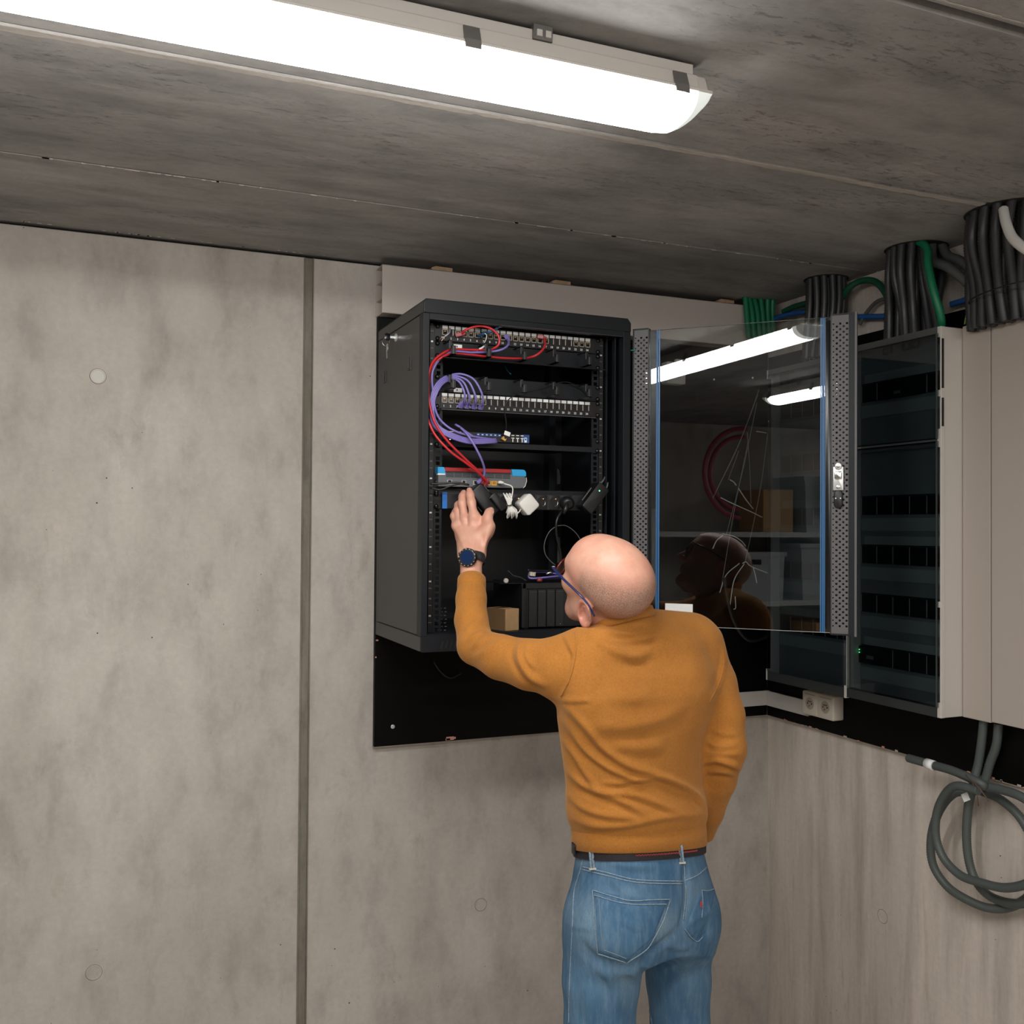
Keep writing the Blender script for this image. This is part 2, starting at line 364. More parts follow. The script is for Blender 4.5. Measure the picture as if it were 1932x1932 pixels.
# formwork plugs and tie holes
def plug(px, py, r, name, label, wall='b', fill=None, raised=.0016):
    p = PY(px, py, 0) if wall == 'b' else PX(px, py, 0); nrm = (0, -1, 0) if wall == 'b' else (-1, 0, 0)
    mb = MB(); nn = np.array(nrm, float); fm = fill or WALLC
    if r > .015: mb.lathe(p, nn, [(r * 1.07, -.004), (r * 1.07, .0003), (r, .0003)], SEAL, 36)
    mb.lathe(p, nn, [(r, -.003), (r, raised * .7), (r * .95, raised), (r * .84, raised), (r * .80, raised * .45)], fm, 36)
    return tag(mb.build(name), label, 'wall plug')
plug(185, 710, .0195, 'wall_plug', 'pale round plastic wall plug high on the left concrete wall', fill=mat('plug_grey', (.50, .48, .44), .5), raised=.0025)
plug(177, 1835, .0195, 'wall_plug', 'round mortar-filled tie hole low on the left concrete wall')
plug(907, 1707, .0185, 'wall_plug', 'round mortar-filled tie hole in the wall left of the man\'s jeans')
plug(1665, 1729, .019, 'wall_plug', 'round mortar-filled tie hole low on the right concrete wall', 'r', WALLR, .001)
plug(550, 730, .012, 'wall_plug', 'small faint mortar plug beside the vertical wall joint', raised=.0006)

# ================================================================== LAMPS
def batten(name, x0, x1, yc, label):
    t = thing(name, label, 'ceiling light', ((x0 + x1) / 2, yc, H))
    prof = [(-.046, 2.4915), (-.046, 2.474), (-.0585, 2.468), (-.0625, 2.446), (-.0665, 2.440), (.0665, 2.440), (.0625, 2.446), (.0585, 2.468), (.046, 2.474), (.046, 2.4915)]
    b = MB(); b.prism([(yc + p[0], p[1]) for p in prof if True][:], 0, x0 + .02, x1 - .02, LBODY)
    b.build('body', t, bevel=.0015)
    for xe, sg in ((x0, 1), (x1, -1)):
        e = MB(); e.prism([(yc - .054, 2.470), (yc - .0625, 2.446), (yc - .066, 2.4405), (yc + .066, 2.4405), (yc + .0625, 2.446), (yc + .054, 2.470)], 0, xe + sg * .0005, xe + sg * .021, LBODY); e.build('end_cap', t, bevel=.003)
    # diffuser: trough with rounded ends that sweep up
    d = MB(); K = 14; secs = []
    def sect(x, s, dz):
        out = []
        for k in range(K + 1):
            a = math.pi * k / K; ca = math.cos(a); sa = math.sin(a)
            yy = -.0655 * math.copysign(abs(ca) ** .85, ca) * s
            zz = 2.4395 - (.0405 * sa ** .85) * dz
            out.append((x, yc + yy, zz))
        return out
    xs = [(x0 - .006, .97, .08), (x0 - .003, .985, .45), (x0 + .007, .99, .74), (x0 + .022, 1, .93), (x0 + .045, 1, 1)]
    xs = xs + [(x0 + .045 + (x1 - x0 - .09) * i / 10, 1, 1) for i in range(1, 10)] + [(x1 - .045, 1, 1), (x1 - .022, 1, .93), (x1 - .007, .99, .74), (x1 + .003, .985, .45), (x1 + .006, .97, .08)]
    vs = [p for q in xs for p in sect(*q)]; n = K + 1
    mid = []; ends_i = []
    for i in range(len(xs) - 1):
        if i < 4 or i >= len(xs) - 5: ends_i += [(i, k) for k in range(K)]; continue
        for k in range(K): mid.append((i * n + k, i * n + k + 1, (i + 1) * n + k + 1, (i + 1) * n + k))
    d.add(vs, mid, DIFF, True)
    i2 = d.mi(DIFFEND); i3 = d.mi(DIFFMID)
    for i, k in ends_i: d.f.append([i * n + k, i * n + k + 1, (i + 1) * n + k + 1, (i + 1) * n + k]); d.m.append(i3 if i in (3, len(xs) - 5) else i2); d.sm.append(True)
    d.f.append([k for k in range(n)]); d.m.append(i2); d.sm.append(False); d.f.append([(len(xs) - 1) * n + k for k in range(n)]); d.m.append(i2); d.sm.append(False)
    d.build('diffuser', t)
    r = MB(); r.box((x0 - .004, yc - .0675, 2.4385), (x1 + .004, yc - .0655, 2.4425), LBODY); r.box((x0 - .004, yc + .0655, 2.4385), (x1 + .004, yc + .0675, 2.4425), LBODY); r.build('rim', t)
    nclip = 5; L = x1 - x0
    for i in range(nclip):
        xc = x1 - .055 - i * (L - .11) / (nclip - 1)
        for sg in (-1, 1):
            c = MB(); yo = yc + sg * .0672
            c.prism([(yc + sg * .060, 2.467), (yc + sg * .0685, 2.444), (yc + sg * .0705, 2.430), (yc + sg * .0685, 2.430), (yc + sg * .066, 2.442), (yc + sg * .058, 2.466)], 0, xc - .013, xc + .013, CLIPM)
            c.build('clip', t)
    for xc in (x1 - .297, x0 + .297):
        k = MB(); k.box((xc - .016, yc - .052, 2.474), (xc + .016, yc + .052, 2.4975), CLIPM)
        k.box((xc - .012, yc - .056, 2.478), (xc - .003, yc - .051, 2.488), LBODY); k.box((xc + .003, yc - .056, 2.478), (xc + .012, yc - .051, 2.488), LBODY); k.build('mounting_bracket', t)
    return t
batten('ceiling_batten_light', -2.80, -1.236, -1.392, 'long white waterproof LED batten across the ceiling above the rack')
batten('ceiling_batten_light', -2.93, -1.36, -2.42, 'second LED batten nearer the room\'s back, seen only mirrored in the glass door')
batten('ceiling_batten_light', -4.3, -2.75, -4.6, 'unseen fill batten added over the far left rear of the room')  # added fill light, lifts the dim lower walls
batten('ceiling_batten_light', -1.75, -.18, -3.35, 'unseen fill batten added at the far back of the room')  # extra lamp added to brighten the right wall and the man's back

# ================================================================== BOARDS AND TRUNKING
def rough_edge_board(name, label, a, b, wall):
    mb = MB(); mb.box(a, b, BOARD); return tag(mb.build(name, bevel=.001), label, 'board')
bb = rough_edge_board('backing_board', 'black film-faced plywood board on the back wall behind the server rack', (-1.409, -.0185, 1.079), (-.0185, -.0005, 2.334), 'b')
rb = rough_edge_board('backing_board', 'black film-faced plywood board on the right wall behind the distribution boards', (-.0185, -1.75, 1.079), (-.0005, -.0190, 2.315), 'r')
ed = MB(); ed.box((-1.4105, -.0190, 1.0775), (-.02, -.0015, 1.0792), mat('ply_edge', (.30, .25, .2), .8)); ed.build('board_edge', bb)
ed = MB(); ed.box((-.0190, -1.75, 1.0775), (-.0015, -.019, 1.0792), mat('ply_edge')); ed.build('board_edge', rb)
ch = MB()
for (px, py, w_, h_) in ((849, 1393, .012, .005), (845, 1395, .007, .003), (858, 1392, .003, .003), (702.5 + 9, 1208, .0035, .002), (700 + 9, 1240, .002, .002)):
    p = PY(px, py, -.0187); ch.box((p[0] - w_, -.0197, p[2] - h_), (p[0] + w_, -.0186, p[2] + h_), PINK)
ch.build('chipped_spot', bb)
ch = MB()
for i in range(26):
    y = -.1 - 1.2 * random.random(); s_ = random.uniform(.002, .007); ch.box((-.0197, y - s_, 1.0785), (-.0186, y + s_, 1.0785 + random.uniform(.001, .006)), PINK if i % 3 else GROUT)
ch.build('chipped_spot', rb)
def screw(p, nrm, label, r=.006):
    p = np.array(p, float); nrm = np.array(nrm, float); mb = MB(); mb.lathe(p, nrm, [(r, -.001), (r, .0012), (r * .75, .0018), (r * .4, .0018), (r * .3, .0004)], STEEL, 16); return tag(mb.build('board_screw'), label, 'screw')
screw(PY(741, 1371, -.0187), (0, -1, 0), 'silver screw at the lower left corner of the black back-wall board')
screw(PY(1347, 716, -.0187), (0, -1, 0), 'silver screw in the black board seen through glass, left of two', .003)
screw(PY(1420, 713, -.0187), (0, -1, 0), 'silver screw in the black board seen through glass, right of two', .0035)

# long cover trunking under the ceiling on the back wall
t = thing('cable_trunking', 'long pale beige cable trunking on the back wall above the rack', 'trunking', (-.74, -.035, 2.335))
x0, x1, z0, z1, yf = -1.412, -.066, 2.3345, 2.476, -.072
cv = MB(); cv.box((x0, yf, z0), (x1, yf + .0025, z1), TRUNK); cv.box((x0, yf, z1 - .0025), (x1, -.0005, z1), TRUNK); cv.box((x0, yf, z0), (x1, -.0005, z0 + .0025), TRUNK); cv.build('cover', t, bevel=.0008)
bs = MB(); bs.box((x0 + .001, -.004, z0 + .003), (x1 - .001, -.0005, z1 - .003), TRUNK)
for zz in (z0 + .045, z0 + .095): bs.box((x0 + .001, yf + .012, zz - .001), (x1, -.004, zz + .001), TRUNK)
bs.build('base', t)
for k, (px, lab) in enumerate(((831, 'left'), (1055, 'middle'), (1365, 'right'))):
    p = PY(px, 520, -.05); mb = MB(); mb.prism([(p[0] - .032, 2.4765), (p[0] + .032, 2.4765), (p[0] + .032, 2.488), (p[0] - .02, 2.489), (p[0] - .032, 2.484)], 1, -.066, -.02, WOOD)
    tag(mb.build('wooden_packer'), f'small wooden packing block on top of the beige trunking, {lab} of three', 'wood block', 'packing blocks over the trunking')

# small skirting trunking at the room corner
sk = MB(); sk.box((-.75, -.032, 1.118), (-.0195, -.0192, 1.164), SKIRT); sk.box((-.75, -.034, 1.116), (-.0195, -.0325, 1.166), SKIRT)
tag(sk.build('mini_trunking', bevel=.001), 'narrow grey mini trunking on the back wall right of the man', 'trunking')
sk = MB(); sk.box((-.032, -.25, 1.118), (-.0192, -.0345, 1.164), SKIRT); sk.box((-.034, -.25, 1.116), (-.0325, -.0345, 1.166), SKIRT)
tag(sk.build('mini_trunking', bevel=.001), 'narrow grey mini trunking on the right wall leading to the double socket', 'trunking')
# double socket
t = thing('double_wall_socket', 'cream double power socket on the right wall under the smaller distribution board', 'socket', (-.02, -.33, 1.13))
mb = MB(); mb.rbox((-.0385, -.325, 1.166), (0, 1, 0), (0, 0, 1), (-1, 0, 0), .073, .0375, .0195, .006, CREAM); mb.build('housing', t)
for dy in (-.289, -.361):
    m_ = MB(); m_.rbox((-.0585, dy, 1.166), (0, 1, 0), (0, 0, 1), (-1, 0, 0), .0335, .033, .0012, .004, CREAM); m_.tube([V(-.0600, dy, 1.166), V(-.0588, dy, 1.166)], [.0195, .0185], mat('socket_well', (.36, .31, .25), .5), 24); m_.box((-.0607, dy - .0245, 1.1945), (-.0595, dy + .0245, 1.1955), mat('socket_slot', (.12, .1, .08), .6))
    f_ = m_.build('socket_face', t)
    q = MB(); q.disc((-.0601, dy - .0095, 1.166), (-1, 0, 0), .0025, .0005, BLKG, 10); q.disc((-.0601, dy + .0095, 1.166), (-1, 0, 0), .0025, .0005, BLKG, 10); q.frame((-.0603, dy, 1.1725), (0, 1, 0), (0, 0, 1), (1, 0, 0), .009, .0022, .0006, mat('socket_slot')); q.cyl((-.0601, dy, 1.159), (-.066, dy, 1.159), .0022, COPPER, 8); q.build('socket_contacts', f_)
# socket behind the glass
p = PY(1268, 700, -.0187); t = thing('wall_socket', 'pale grey surface socket on the black board, seen through the glass door', 'socket', (p[0], -.0187, p[2] - .04))
mb = MB(); mb.rbox((p[0] - .006, -.037, p[2] - .012), (1, 0, 0), (0, 0, 1), (0, -1, 0), .036, .036, .018, .005, SKIRT); mb.build('housing', t)
mb = MB(); mb.rbox((p[0] + .012, -.062, p[2] + .012), (1, 0, 0), (0, 0, 1), (0, -1, 0), .028, .02, .006, .005, SKIRT); mb.build('cover_plate', t)
p = PY(1268, 733, -.0187)

# ================================================================== DISTRIBUTION BOARDS (right wall)
XF = -.15
MODB = mat('module_black', (.01, .01, .011), .4); INNER = mat('inner_plate_grey', (.17, .185, .19), .5); INNER2 = mat('inner_plate_light', (.27, .29, .29), .5)
def dist_board(name, label, y0, y1, z0, z1, rows, split=None, doors=1):
    t = thing(name, label, 'distribution board', (-.08, (y0 + y1) / 2, z0))
    b = MB(); b.box((-.030, y0, z0), (-.0192, y1, z1), BEIGE2)
    for ya in (y0, y1):
        s_ = 1 if ya == y0 else -1; b.box((XF + .012, ya, z0), (-.030, ya + s_ * .012, z1), BEIGE2)
    b.box((XF + .014, y0 + .0125, z0 + .0005), (-.031, y1 - .0125, z0 + .012), BEIGE2); b.box((XF + .014, y0 + .0125, z1 - .012), (-.031, y1 - .0125, z1 - .0005), BEIGE2)
    b.build('enclosure', t, bevel=.002)
    ip = MB(); ip.box((-.112, y0 + .014, z0 + .014), (-.108, y1 - .014, z1 - .014), INNER)
    for zc in rows:
        ip.box((-.114, y0 + .03, zc + .028), (-.1115, y1 - .03, zc + .052), INNER2 if rows.index(zc) % 2 == 0 else INNER)
        ip.box((-.1145, y0 + .016, zc - .072), (-.1115, y1 - .016, zc - .036), INNER2)
        ip.box((-.1145, y0 + .02, zc + .0255), (-.108, y1 - .02, zc + .0275), BLKP)
    ip.build('inner_cover', t)
    for zc in rows:
        n = max(2, int((y1 - y0 - .04) / .0535)); st = (y1 - y0 - .04) / n
        mm = MB(); mm.box((-.1150, y0 + .018, zc - .026), (-.1122, y1 - .018, zc + .024), MODB)
        for i in range(n + 1): yy = y0 + .02 + st * i; mm.box((-.1162, yy - .0008, zc - .025), (-.1150, yy + .0008, zc + .023), GALV)
        mm.build('breaker_row', t)
    return t
Y0B, Y1B = -.905, -.56
t = dist_board('distribution_board', 'large beige distribution board with smoked doors beside the tall beige covers', Y0B, Y1B, 1.236, 2.250, [2.115, 1.80, 1.655, 1.515, 1.37][0:1] + [1.79, 1.6505, 1.511, 1.362])
for i, (za, zb) in enumerate(((1.262, 1.952), (1.958, 2.232))):
    d = MB(); d.box((XF - .004, Y0B + .006, za), (XF + .0, Y1B - .004, zb), SMOKE); d_ = d.build('smoked_door', t, bevel=.001)
    e = MB(); e.box((XF - .006, Y0B + .008, za), (XF - .0042, Y0B + .012, zb), mat('door_edge', (.05, .06, .06), .15)); e.box((XF + .0, Y0B + .012, zb - .003), (XF + .01, Y1B - .01, zb), BLKP); e.box((XF + .0, Y0B + .012, za), (XF + .01, Y1B - .01, za + .003), BLKP); e.build('door_rim', d_)
fr = MB()
for za, zb in ((1.236, 1.275), (1.5205, 1.536), (1.936, 1.984), (2.068, 2.085), (2.222, 2.250)):
    fr.box((XF - .001, Y0B - .0005, za), (XF + .012, Y0B + .0118, zb), BEIGE2)
fr.box((XF + .0, Y0B - .001, 1.236), (XF + .013, Y0B + .004, 2.250), BEIGE2)
for za, zb in ((1.236, 1.262), (2.225, 2.250)): fr.box((XF - .001, Y1B - .003, za), (XF + .012, Y1B + .003, zb), BEIGE2)
fr.build('door_frame', t, bevel=.001)
sl = MB(); sl.box((XF - .001, Y0B + .0118, 1.236), (XF + .004, Y1B, 1.2615), mat('lower_rail', (.030, .034, .035), .4)); sl.build('fascia_strip', t); sl = MB(); sl.box((XF - .001, Y0B + .0118, 2.2325), (XF + .004, Y1B, 2.250), mat('upper_rail', (.085, .085, .082), .5)); sl.build('fascia_strip', t)
hs = MB()
for za, zb in ((1.99, 2.064), (2.089, 2.218)): hs.box((XF + .001, Y0B - .0022, za), (XF + .008, Y0B - .0008, zb), BLKP)
hs.build('hinge_slot', t)
dv = MB(); zc = 1.362; dv.box((-.120, -.655, zc - .025), (-.1165, -.575, zc + .023), MODB); dv.box((-.121, -.633, zc - .011), (-.1202, -.606, zc - .001), INNER); g = dv.build('control_module', t)
l_ = MB(); l_.disc((-.121, -.578, zc + .012), (-1, 0, 0), .0016, .0008, LED, 8); l_.disc((-.121, -.578, zc + .004), (-1, 0, 0), .0016, .0008, LED, 8); l_.build('status_light', g)
dv = MB(); zc = 2.115; dv.box((-.120, -.80, zc - .027), (-.1165, -.665, zc + .025), MODB); dv.box((-.121, -.735, zc - .016), (-.1202, -.71, zc - .008), INNER); dv.build('control_module', t)

Y0A, Y1A = -.553, -.19
t = dist_board('distribution_board', 'smaller beige distribution board in the corner behind the open rack door', Y0A, Y1A, 1.232, 2.238, [2.10, 1.93, 1.76, 1.59, 1.42])
d = MB(); d.box((XF - .004, Y0A + .006, 1.262), (XF, Y1A - .004, 2.222), SMOKE); d.build('smoked_door', t, bevel=.001)
fr = MB()
for ya in (Y0A, Y1A):
    for za, zb in ((1.232, 1.268), (2.21, 2.238)): fr.box((XF - .002, ya - .003, za), (XF + .012, ya + .003, zb), BEIGE2)
fr.build('door_frame', t)
sl = MB(); sl.box((XF - .001, Y0A + .003, 1.232), (XF + .004, Y1A - .003, 1.2615), mat('lower_rail')); sl.build('fascia_strip', t); sl = MB(); sl.box((XF - .001, Y0A + .003, 2.2225), (XF + .004, Y1A - .003, 2.238), mat('upper_rail')); sl.build('fascia_strip', t)

# tall beige covers
def cover(y0, y1, xf, z0, z1, label):
    mb = MB(); mb.box((xf, y0, z0), (-.0192, y1, z1), BEIGE); return tag(mb.build('riser_cover', bevel=.002), label, 'cover')
xc1 = -.078; ya = PX(1815, 900, xc1)[1]; yb = PX(1868.5, 900, xc1)[1]
cover(yb, min(ya, Y0B - .002), xc1, PX(1816, 1352.5, xc1)[2], PX(1816, 616, xc1)[2], 'tall narrow beige riser cover next to the large distribution board')
xc2 = -.080; yc_ = yb - .0045
cover(-1.25, yc_, xc2, PX(1873, 1363, xc2)[2], PX(1873, 604, xc2)[2], 'tall wide beige riser cover at the right edge of the picture')

# ================================================================== CONDUITS
def conduit(pts, r, m, label, group=None, name='conduit', pitch=.0066, depth=.15, n=10, cat='conduit'):
    pp, rr = ribbed(pts, r, pitch, depth); mb = MB(); mb.tube(pp, rr, m, n)
    return tag(mb.build(name), label, cat, group)
def ring_pts(cx, cy, r, n, rows=1):
    return [(cx + r * math.cos(a), cy + r * math.sin(a)) for a in np.linspace(0, 2 * math.pi, n, endpoint=False)]
HT = H + .02
def hole(cx, cy, r, name, label):
    mb = MB(); n = 36
    mb.tube([V(cx, cy, H + .0005), V(cx, cy, H - .0012)], [r, r * .985], mat('hole_dark', (.02, .018, .016), .9), n)
    return tag(mb.build(name), label, 'ceiling hole')
holes = [(-.072, -.058, .050), (-.08, -.385, .066), (-.084, -.755, .080), (-.112, -1.09, .105)]
hole(*holes[1][:2], .068, 'ceiling_hole', 'round ceiling penetration filled with short black conduits near the corner')
hole(*holes[2][:2], .084, 'ceiling_hole', 'round ceiling penetration with green and black conduits above the large board')
hole(*holes[3][:2], .110, 'ceiling_hole', 'largest round ceiling penetration at the right edge of the picture')
# green bundle
for i, px in enumerate((1404, 1414, 1424, 1434, 1444, 1453)):
    a = PY(px, 566, -.08); b = PY(px, 610, -.08)
    conduit([(a[0], -.085 + .01 * math.sin(i), H), (a[0] + .002, -.09, 2.45), (b[0] + (0.004 if i < 5 else .0), -.10, 2.36)], .0095, GREENC, 'short green conduit dropping from the ceiling into the corner behind the trunking', 'green conduits in the corner', n=12)
# second bundle (short, black)
cx, cy, r0 = holes[1]
pos = ring_pts(cx, cy, .052, 13) + ring_pts(cx, cy, .026, 6) + [(cx, cy)]
for i, (x, y) in enumerate(pos):
    j = random.uniform(-.004, .004)
    conduit([(x, y, HT), (x + .002 + j, y - .0, 2.42), (x * .9 - .01 + j, y + .01, 2.33), (x * .9 - .015, y + .015, 2.25)], .0105, COND, 'black corrugated conduit in the bundle dropping from the hole nearest the corner', 'black conduits in the corner ceiling hole')
# third bundle
cx, cy, r0 = holes[2]
pos = ring_pts(cx, cy, .066, 15) + ring_pts(cx, cy, .04, 9) + ring_pts(cx, cy, .014, 3)
for i, (x, y) in enumerate(pos):
    if y < cy - .058 and x > -.1: continue
    sx = (x - cx); sy = (y - cy); fan = .35 + .35 * random.random(); tw = random.uniform(-.022, .022)
    conduit([(x, y, HT), (x + sx * .03, y + sy * .05 + tw * .3, 2.42), (min(-.032, cx + sx * .7), cy + sy * 1.15 + tw, 2.32), (min(-.034, cx - .005 + sx * .6), cy + sy * 1.30 - .01 + tw * 1.4, 2.215)], .0115, COND, 'black corrugated conduit in the bundle behind the bright green one', 'black conduits above the large distribution board')
g_ = [PX(1748, 455, -.158), PX(1752, 500, -.162), PX(1765, 550, -.166), PX(1784, 616, -.166), PX(1790, 640, -.166)]
g_[0][2] = HT; g_[0][0] = -.15
conduit([V(-.118, -.772, HT), PX(1747, 466, -.128), PX(1751, 500, -.140), PX(1762, 550, -.142), PX(1775, 598, -.125), PX(1776, 630, -.10)], .0112, GREENC, 'bright green conduit running down in front of the black bundle')
# pair that swings away to the right
conduit([V(-.07, -.80, HT), V(-.09, -.82, 2.45), PX(1790, 505, -.10), PX(1830, 540, -.09), PX(1848, 590, -.08), PX(1852, 640, -.06)], .0135, GREYC, 'thick dark conduit swinging from the green conduit\'s hole towards the right bundle, lower of two')
conduit([V(-.045, -.80, HT), V(-.06, -.84, 2.46), PX(1815, 495, -.07), PX(1850, 535, -.06), PX(1880, 600, -.05)], .0135, GREYC, 'thick dark conduit swinging from the green conduit\'s hole towards the right bundle, upper of two')
# right big bundle
cx, cy, r0 = holes[3]
pos = ring_pts(cx, cy, .09, 18) + ring_pts(cx, cy, .06, 12) + ring_pts(cx, cy, .03, 6)
for i, (x, y) in enumerate(pos):
    sx = x - cx; sy = y - cy; j = random.uniform(-.006, .006)
    conduit([(x, y, HT), (x + j, y + .01, 2.42), (min(-.04, cx + .02 + sx * .55), cy + .045 + sy * .95 + j, 2.33), (min(-.045, cx + .035 + sx * .45), cy + .055 + sy * 1.05, 2.235)], .0125, COND, 'black corrugated conduit in the large bundle at the right edge', 'black conduits at the right edge of the picture')
conduit([PX(1893, 395, -.2), PX(1898, 420, -.215), PX(1910, 448, -.225), PX(1935, 470, -.23), PX(1965, 485, -.22)], .0115, WHITEP, 'smooth pale conduit curving out of the right-hand ceiling hole', depth=0.0, name='pale_conduit')
tb = MB(); tb.tube(spline([V(-.05, -.955, 2.294), V(-.13, -.975, 2.297), V(-.165, -1.05, 2.302), V(-.165, -1.16, 2.306), V(-.1, -1.2, 2.31)], .01), .0016, BCAB, 6)
tag(tb.build('cable_tie'), 'black cable tie around the large right-hand conduit bundle', 'cable tie')
# loose arcs
conduit([PX(1585, 570, -.05), PX(1600, 545, -.06), PX(1625, 530, -.05), PX(1652, 532, -.045), PX(1672, 555, -.045), PX(1682, 590, -.05), PX(1683, 630, -.06)], .0105, DGREEN, 'dark green conduit arching between the two middle ceiling bundles')
conduit([PX(1478, 588, -.045), PX(1500, 578, -.045), PX(1530, 570, -.045), PX(1560, 560, -.05)], .0095, DGREEN, 'dark green conduit running behind the corner conduit bundle')
conduit([PX(1459, 603, -.05), PX(1480, 595, -.045), PX(1530, 588, -.03), PX(1600, 597, -.03), PX(1680, 597, -.03)], .009, BLUEC, 'blue conduit running level behind the corner conduit bundle')
conduit([PX(1795, 574, -.032), PX(1815, 568, -.03), PX(1838, 560, -.03)], .0085, BLUEC, 'short blue conduit crossing behind the swinging dark conduits')
conduit([PX(1622, 612, -.03), PX(1635, 590, -.03), PX(1655, 569, -.03), PX(1680, 562, -.03)], .0065, GREYC, 'thin grey conduit arching beside the dark green arc')
gy = MB(); gy.tube(spline([PX(1831, 565, -.09), PX(1826, 580, -.1), PX(1820, 612, -.1)], .01), .0022, mat('earth_green_yellow', (.16, .30, .05), .4), 6); tag(gy.build('earth_wire'), 'thin green-yellow earth wire entering the riser cover top', 'wire')
gy = MB(); gy.tube(spline([PX(1507, 617, -.05), PX(1513, 624, -.05), PX(1516, 640, -.06)], .01), .0022, mat('yellow_wire', (.5, .36, .06), .4), 6); tag(gy.build('earth_wire'), 'short yellow wire seen through the glass door near its top', 'wire')

# hanging coils lower right
q = lambda x, y, X=-.06: PX(x, y, X)
conduit([q(1857, 1352, -.05), q(1852, 1400, -.05), q(1846, 1440, -.05), q(1836, 1480, -.06), q(1826, 1530), q(1824, 1590), q(1832, 1640), q(1850, 1675), q(1880, 1697, -.05), q(1925, 1705, -.06), q(1975, 1690, -.07), q(2010, 1640, -.08), q(2005, 1580, -.09), q(1975, 1540, -.09), q(1930, 1505, -.085), q(1890, 1490, -.08), q(1860, 1484, -.08), q(1850, 1478, -.1), q(1800, 1455, -.1), q(1755, 1442, -.09), q(1713, 1430, -.09)], .0118, GCOND, 'grey-green corrugated conduit coil whose taped free end points left', pitch=.0062, depth=.12, n=12)
conduit([q(1884, 1365, -.04), q(1880, 1405, -.04), q(1868, 1440, -.04), q(1856, 1476, -.045), q(1838, 1492, -.05), q(1800, 1497, -.07), q(1772, 1530, -.07), q(1757, 1580, -.07), q(1760, 1630, -.07), q(1785, 1670, -.065), q(1820, 1695, -.06), q(1865, 1713, -.045), q(1910, 1710, -.03), q(1950, 1680, -.03), q(1960, 1620, -.03), q(1930, 1550, -.03), q(1890, 1510, -.03), q(1850, 1492, -.03)], .0118, GCOND, 'grey-green corrugated conduit coil making the lowest hanging loop', pitch=.0062, depth=.12, n=12)
conduit([q(1846, 1492, -.12), q(1800, 1484, -.12), q(1772, 1520, -.105), q(1765, 1570, -.10), q(1778, 1615, -.10), q(1810, 1650, -.10), q(1850, 1665, -.10), q(1900, 1675, -.10), q(1950, 1660, -.10), q(1990, 1610, -.1)], .0115, GCOND, 'grey-green corrugated conduit loop nested inside the hanging coils', pitch=.0062, depth=.12, n=12)
def sleeve(px, py, px2, py2, X, r, label):
    mb = MB(); mb.cyl(PX(px, py, X), PX(px2, py2, X), r, LBL, 14); tag(mb.build('tape_label'), label, 'label')
sleeve(1748, 1440, 1763, 1445, -.0925, .0136, 'white tape sleeve on the free end of the hanging conduit')
mb = MB(); c_ = PX(1822, 1504, -.098); mb.frame(c_, (0, .86, -.5), (0, .5, .86), (1, 0, 0), .011, .010, .0007, LBL); tag(mb.build('tape_label'), 'folded white tape label hanging in the middle of the tied conduit coils', 'label')
for a, b, lab in (((1822, 1462), (1866, 1512), 'running down to the right across'), ((1834, 1475), (1846, 1520), 'standing nearly upright beside')):
    mb = MB(); mb.tube(spline([q(*a, -.115), q((a[0] + b[0]) / 2 + 3, (a[1] + b[1]) / 2, -.125), q(*b, -.115)], .006), .0016, RUST, 6)
    tag(mb.build('tie_wire'), f'rusty brown tie wire {lab} the knot of the hanging coils', 'wire')
# ================================================================== SERVER RACK
RX0, RX1, RYF, RYB, RZ0, RZ1 = -1.408, -.811, -.452, -.0195, 1.405, 2.297
rack = thing('server_rack', 'black wall-mounted network cabinet with its glass door swung open', 'network cabinet', ((RX0 + RX1) / 2, -.23, RZ0))
SLOT = mat('slot_dark', (.006, .006, .007), .7)
tp = MB(); tp.prism([(RX0, 2.2605), (RX0, 2.290), (RX0 + .006, RZ1), (RX1 - .010, RZ1), (RX1, 2.284), (RX1, 2.2605)], 1, RYB, RYF - .003, BLK)
tp.build('top_cover', rack, bevel=.002)
for nm, z_a, z_b in (('top_vent', 2.268, 2.288), ('bottom_vent', 1.416, 1.436)):
    v_ = MB()
    for i in range(16):
        y = -.15 - i * .0115 if nm == 'bottom_vent' else -.10 - i * .010
        v_.prism([(y, z_a), (y + .0045, z_a), (y + .0045, z_b), (y, z_b)] if 1 else [], 0, RX0 - .0006, RX0 + .001, SLOT)
    if nm == 'bottom_vent':
        for i in range(12):
            x = RX0 + .05 + i * .012
            v_.prism([(x, 1.412), (x + .005, 1.412), (x + .010, 1.432), (x + .005, 1.432)], 1, RYF - .0036, RYF, SLOT)
            v_.prism([(RX1 - .05 - i * .012, 1.412), (RX1 - .045 - i * .012, 1.412), (RX1 - .04 - i * .012, 1.432), (RX1 - .045 - i * .012, 1.432)], 1, RYF - .0036, RYF, SLOT)
    v_.build(nm, rack)
bt = MB(); bt.prism([(RX0, 1.4445), (RX0, RZ0 + .003), (RX0 + .004, RZ0), (RX1 - .004, RZ0), (RX1, RZ0 + .003), (RX1, 1.4445)], 1, RYB, RYF - .003, BLK)
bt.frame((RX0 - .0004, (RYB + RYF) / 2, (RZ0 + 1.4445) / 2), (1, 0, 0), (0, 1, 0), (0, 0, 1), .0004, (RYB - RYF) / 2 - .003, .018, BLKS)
bt.build('bottom_cover', rack, bevel=.002)
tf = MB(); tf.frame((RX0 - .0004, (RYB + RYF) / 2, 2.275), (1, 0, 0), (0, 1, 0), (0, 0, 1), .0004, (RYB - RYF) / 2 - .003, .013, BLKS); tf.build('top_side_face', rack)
sp = MB(); sp.box((RX0, RYF + .034, 1.4465), (RX0 + .0015, RYB - .028, 2.2585), BLKS); sp.build('side_panel', rack)
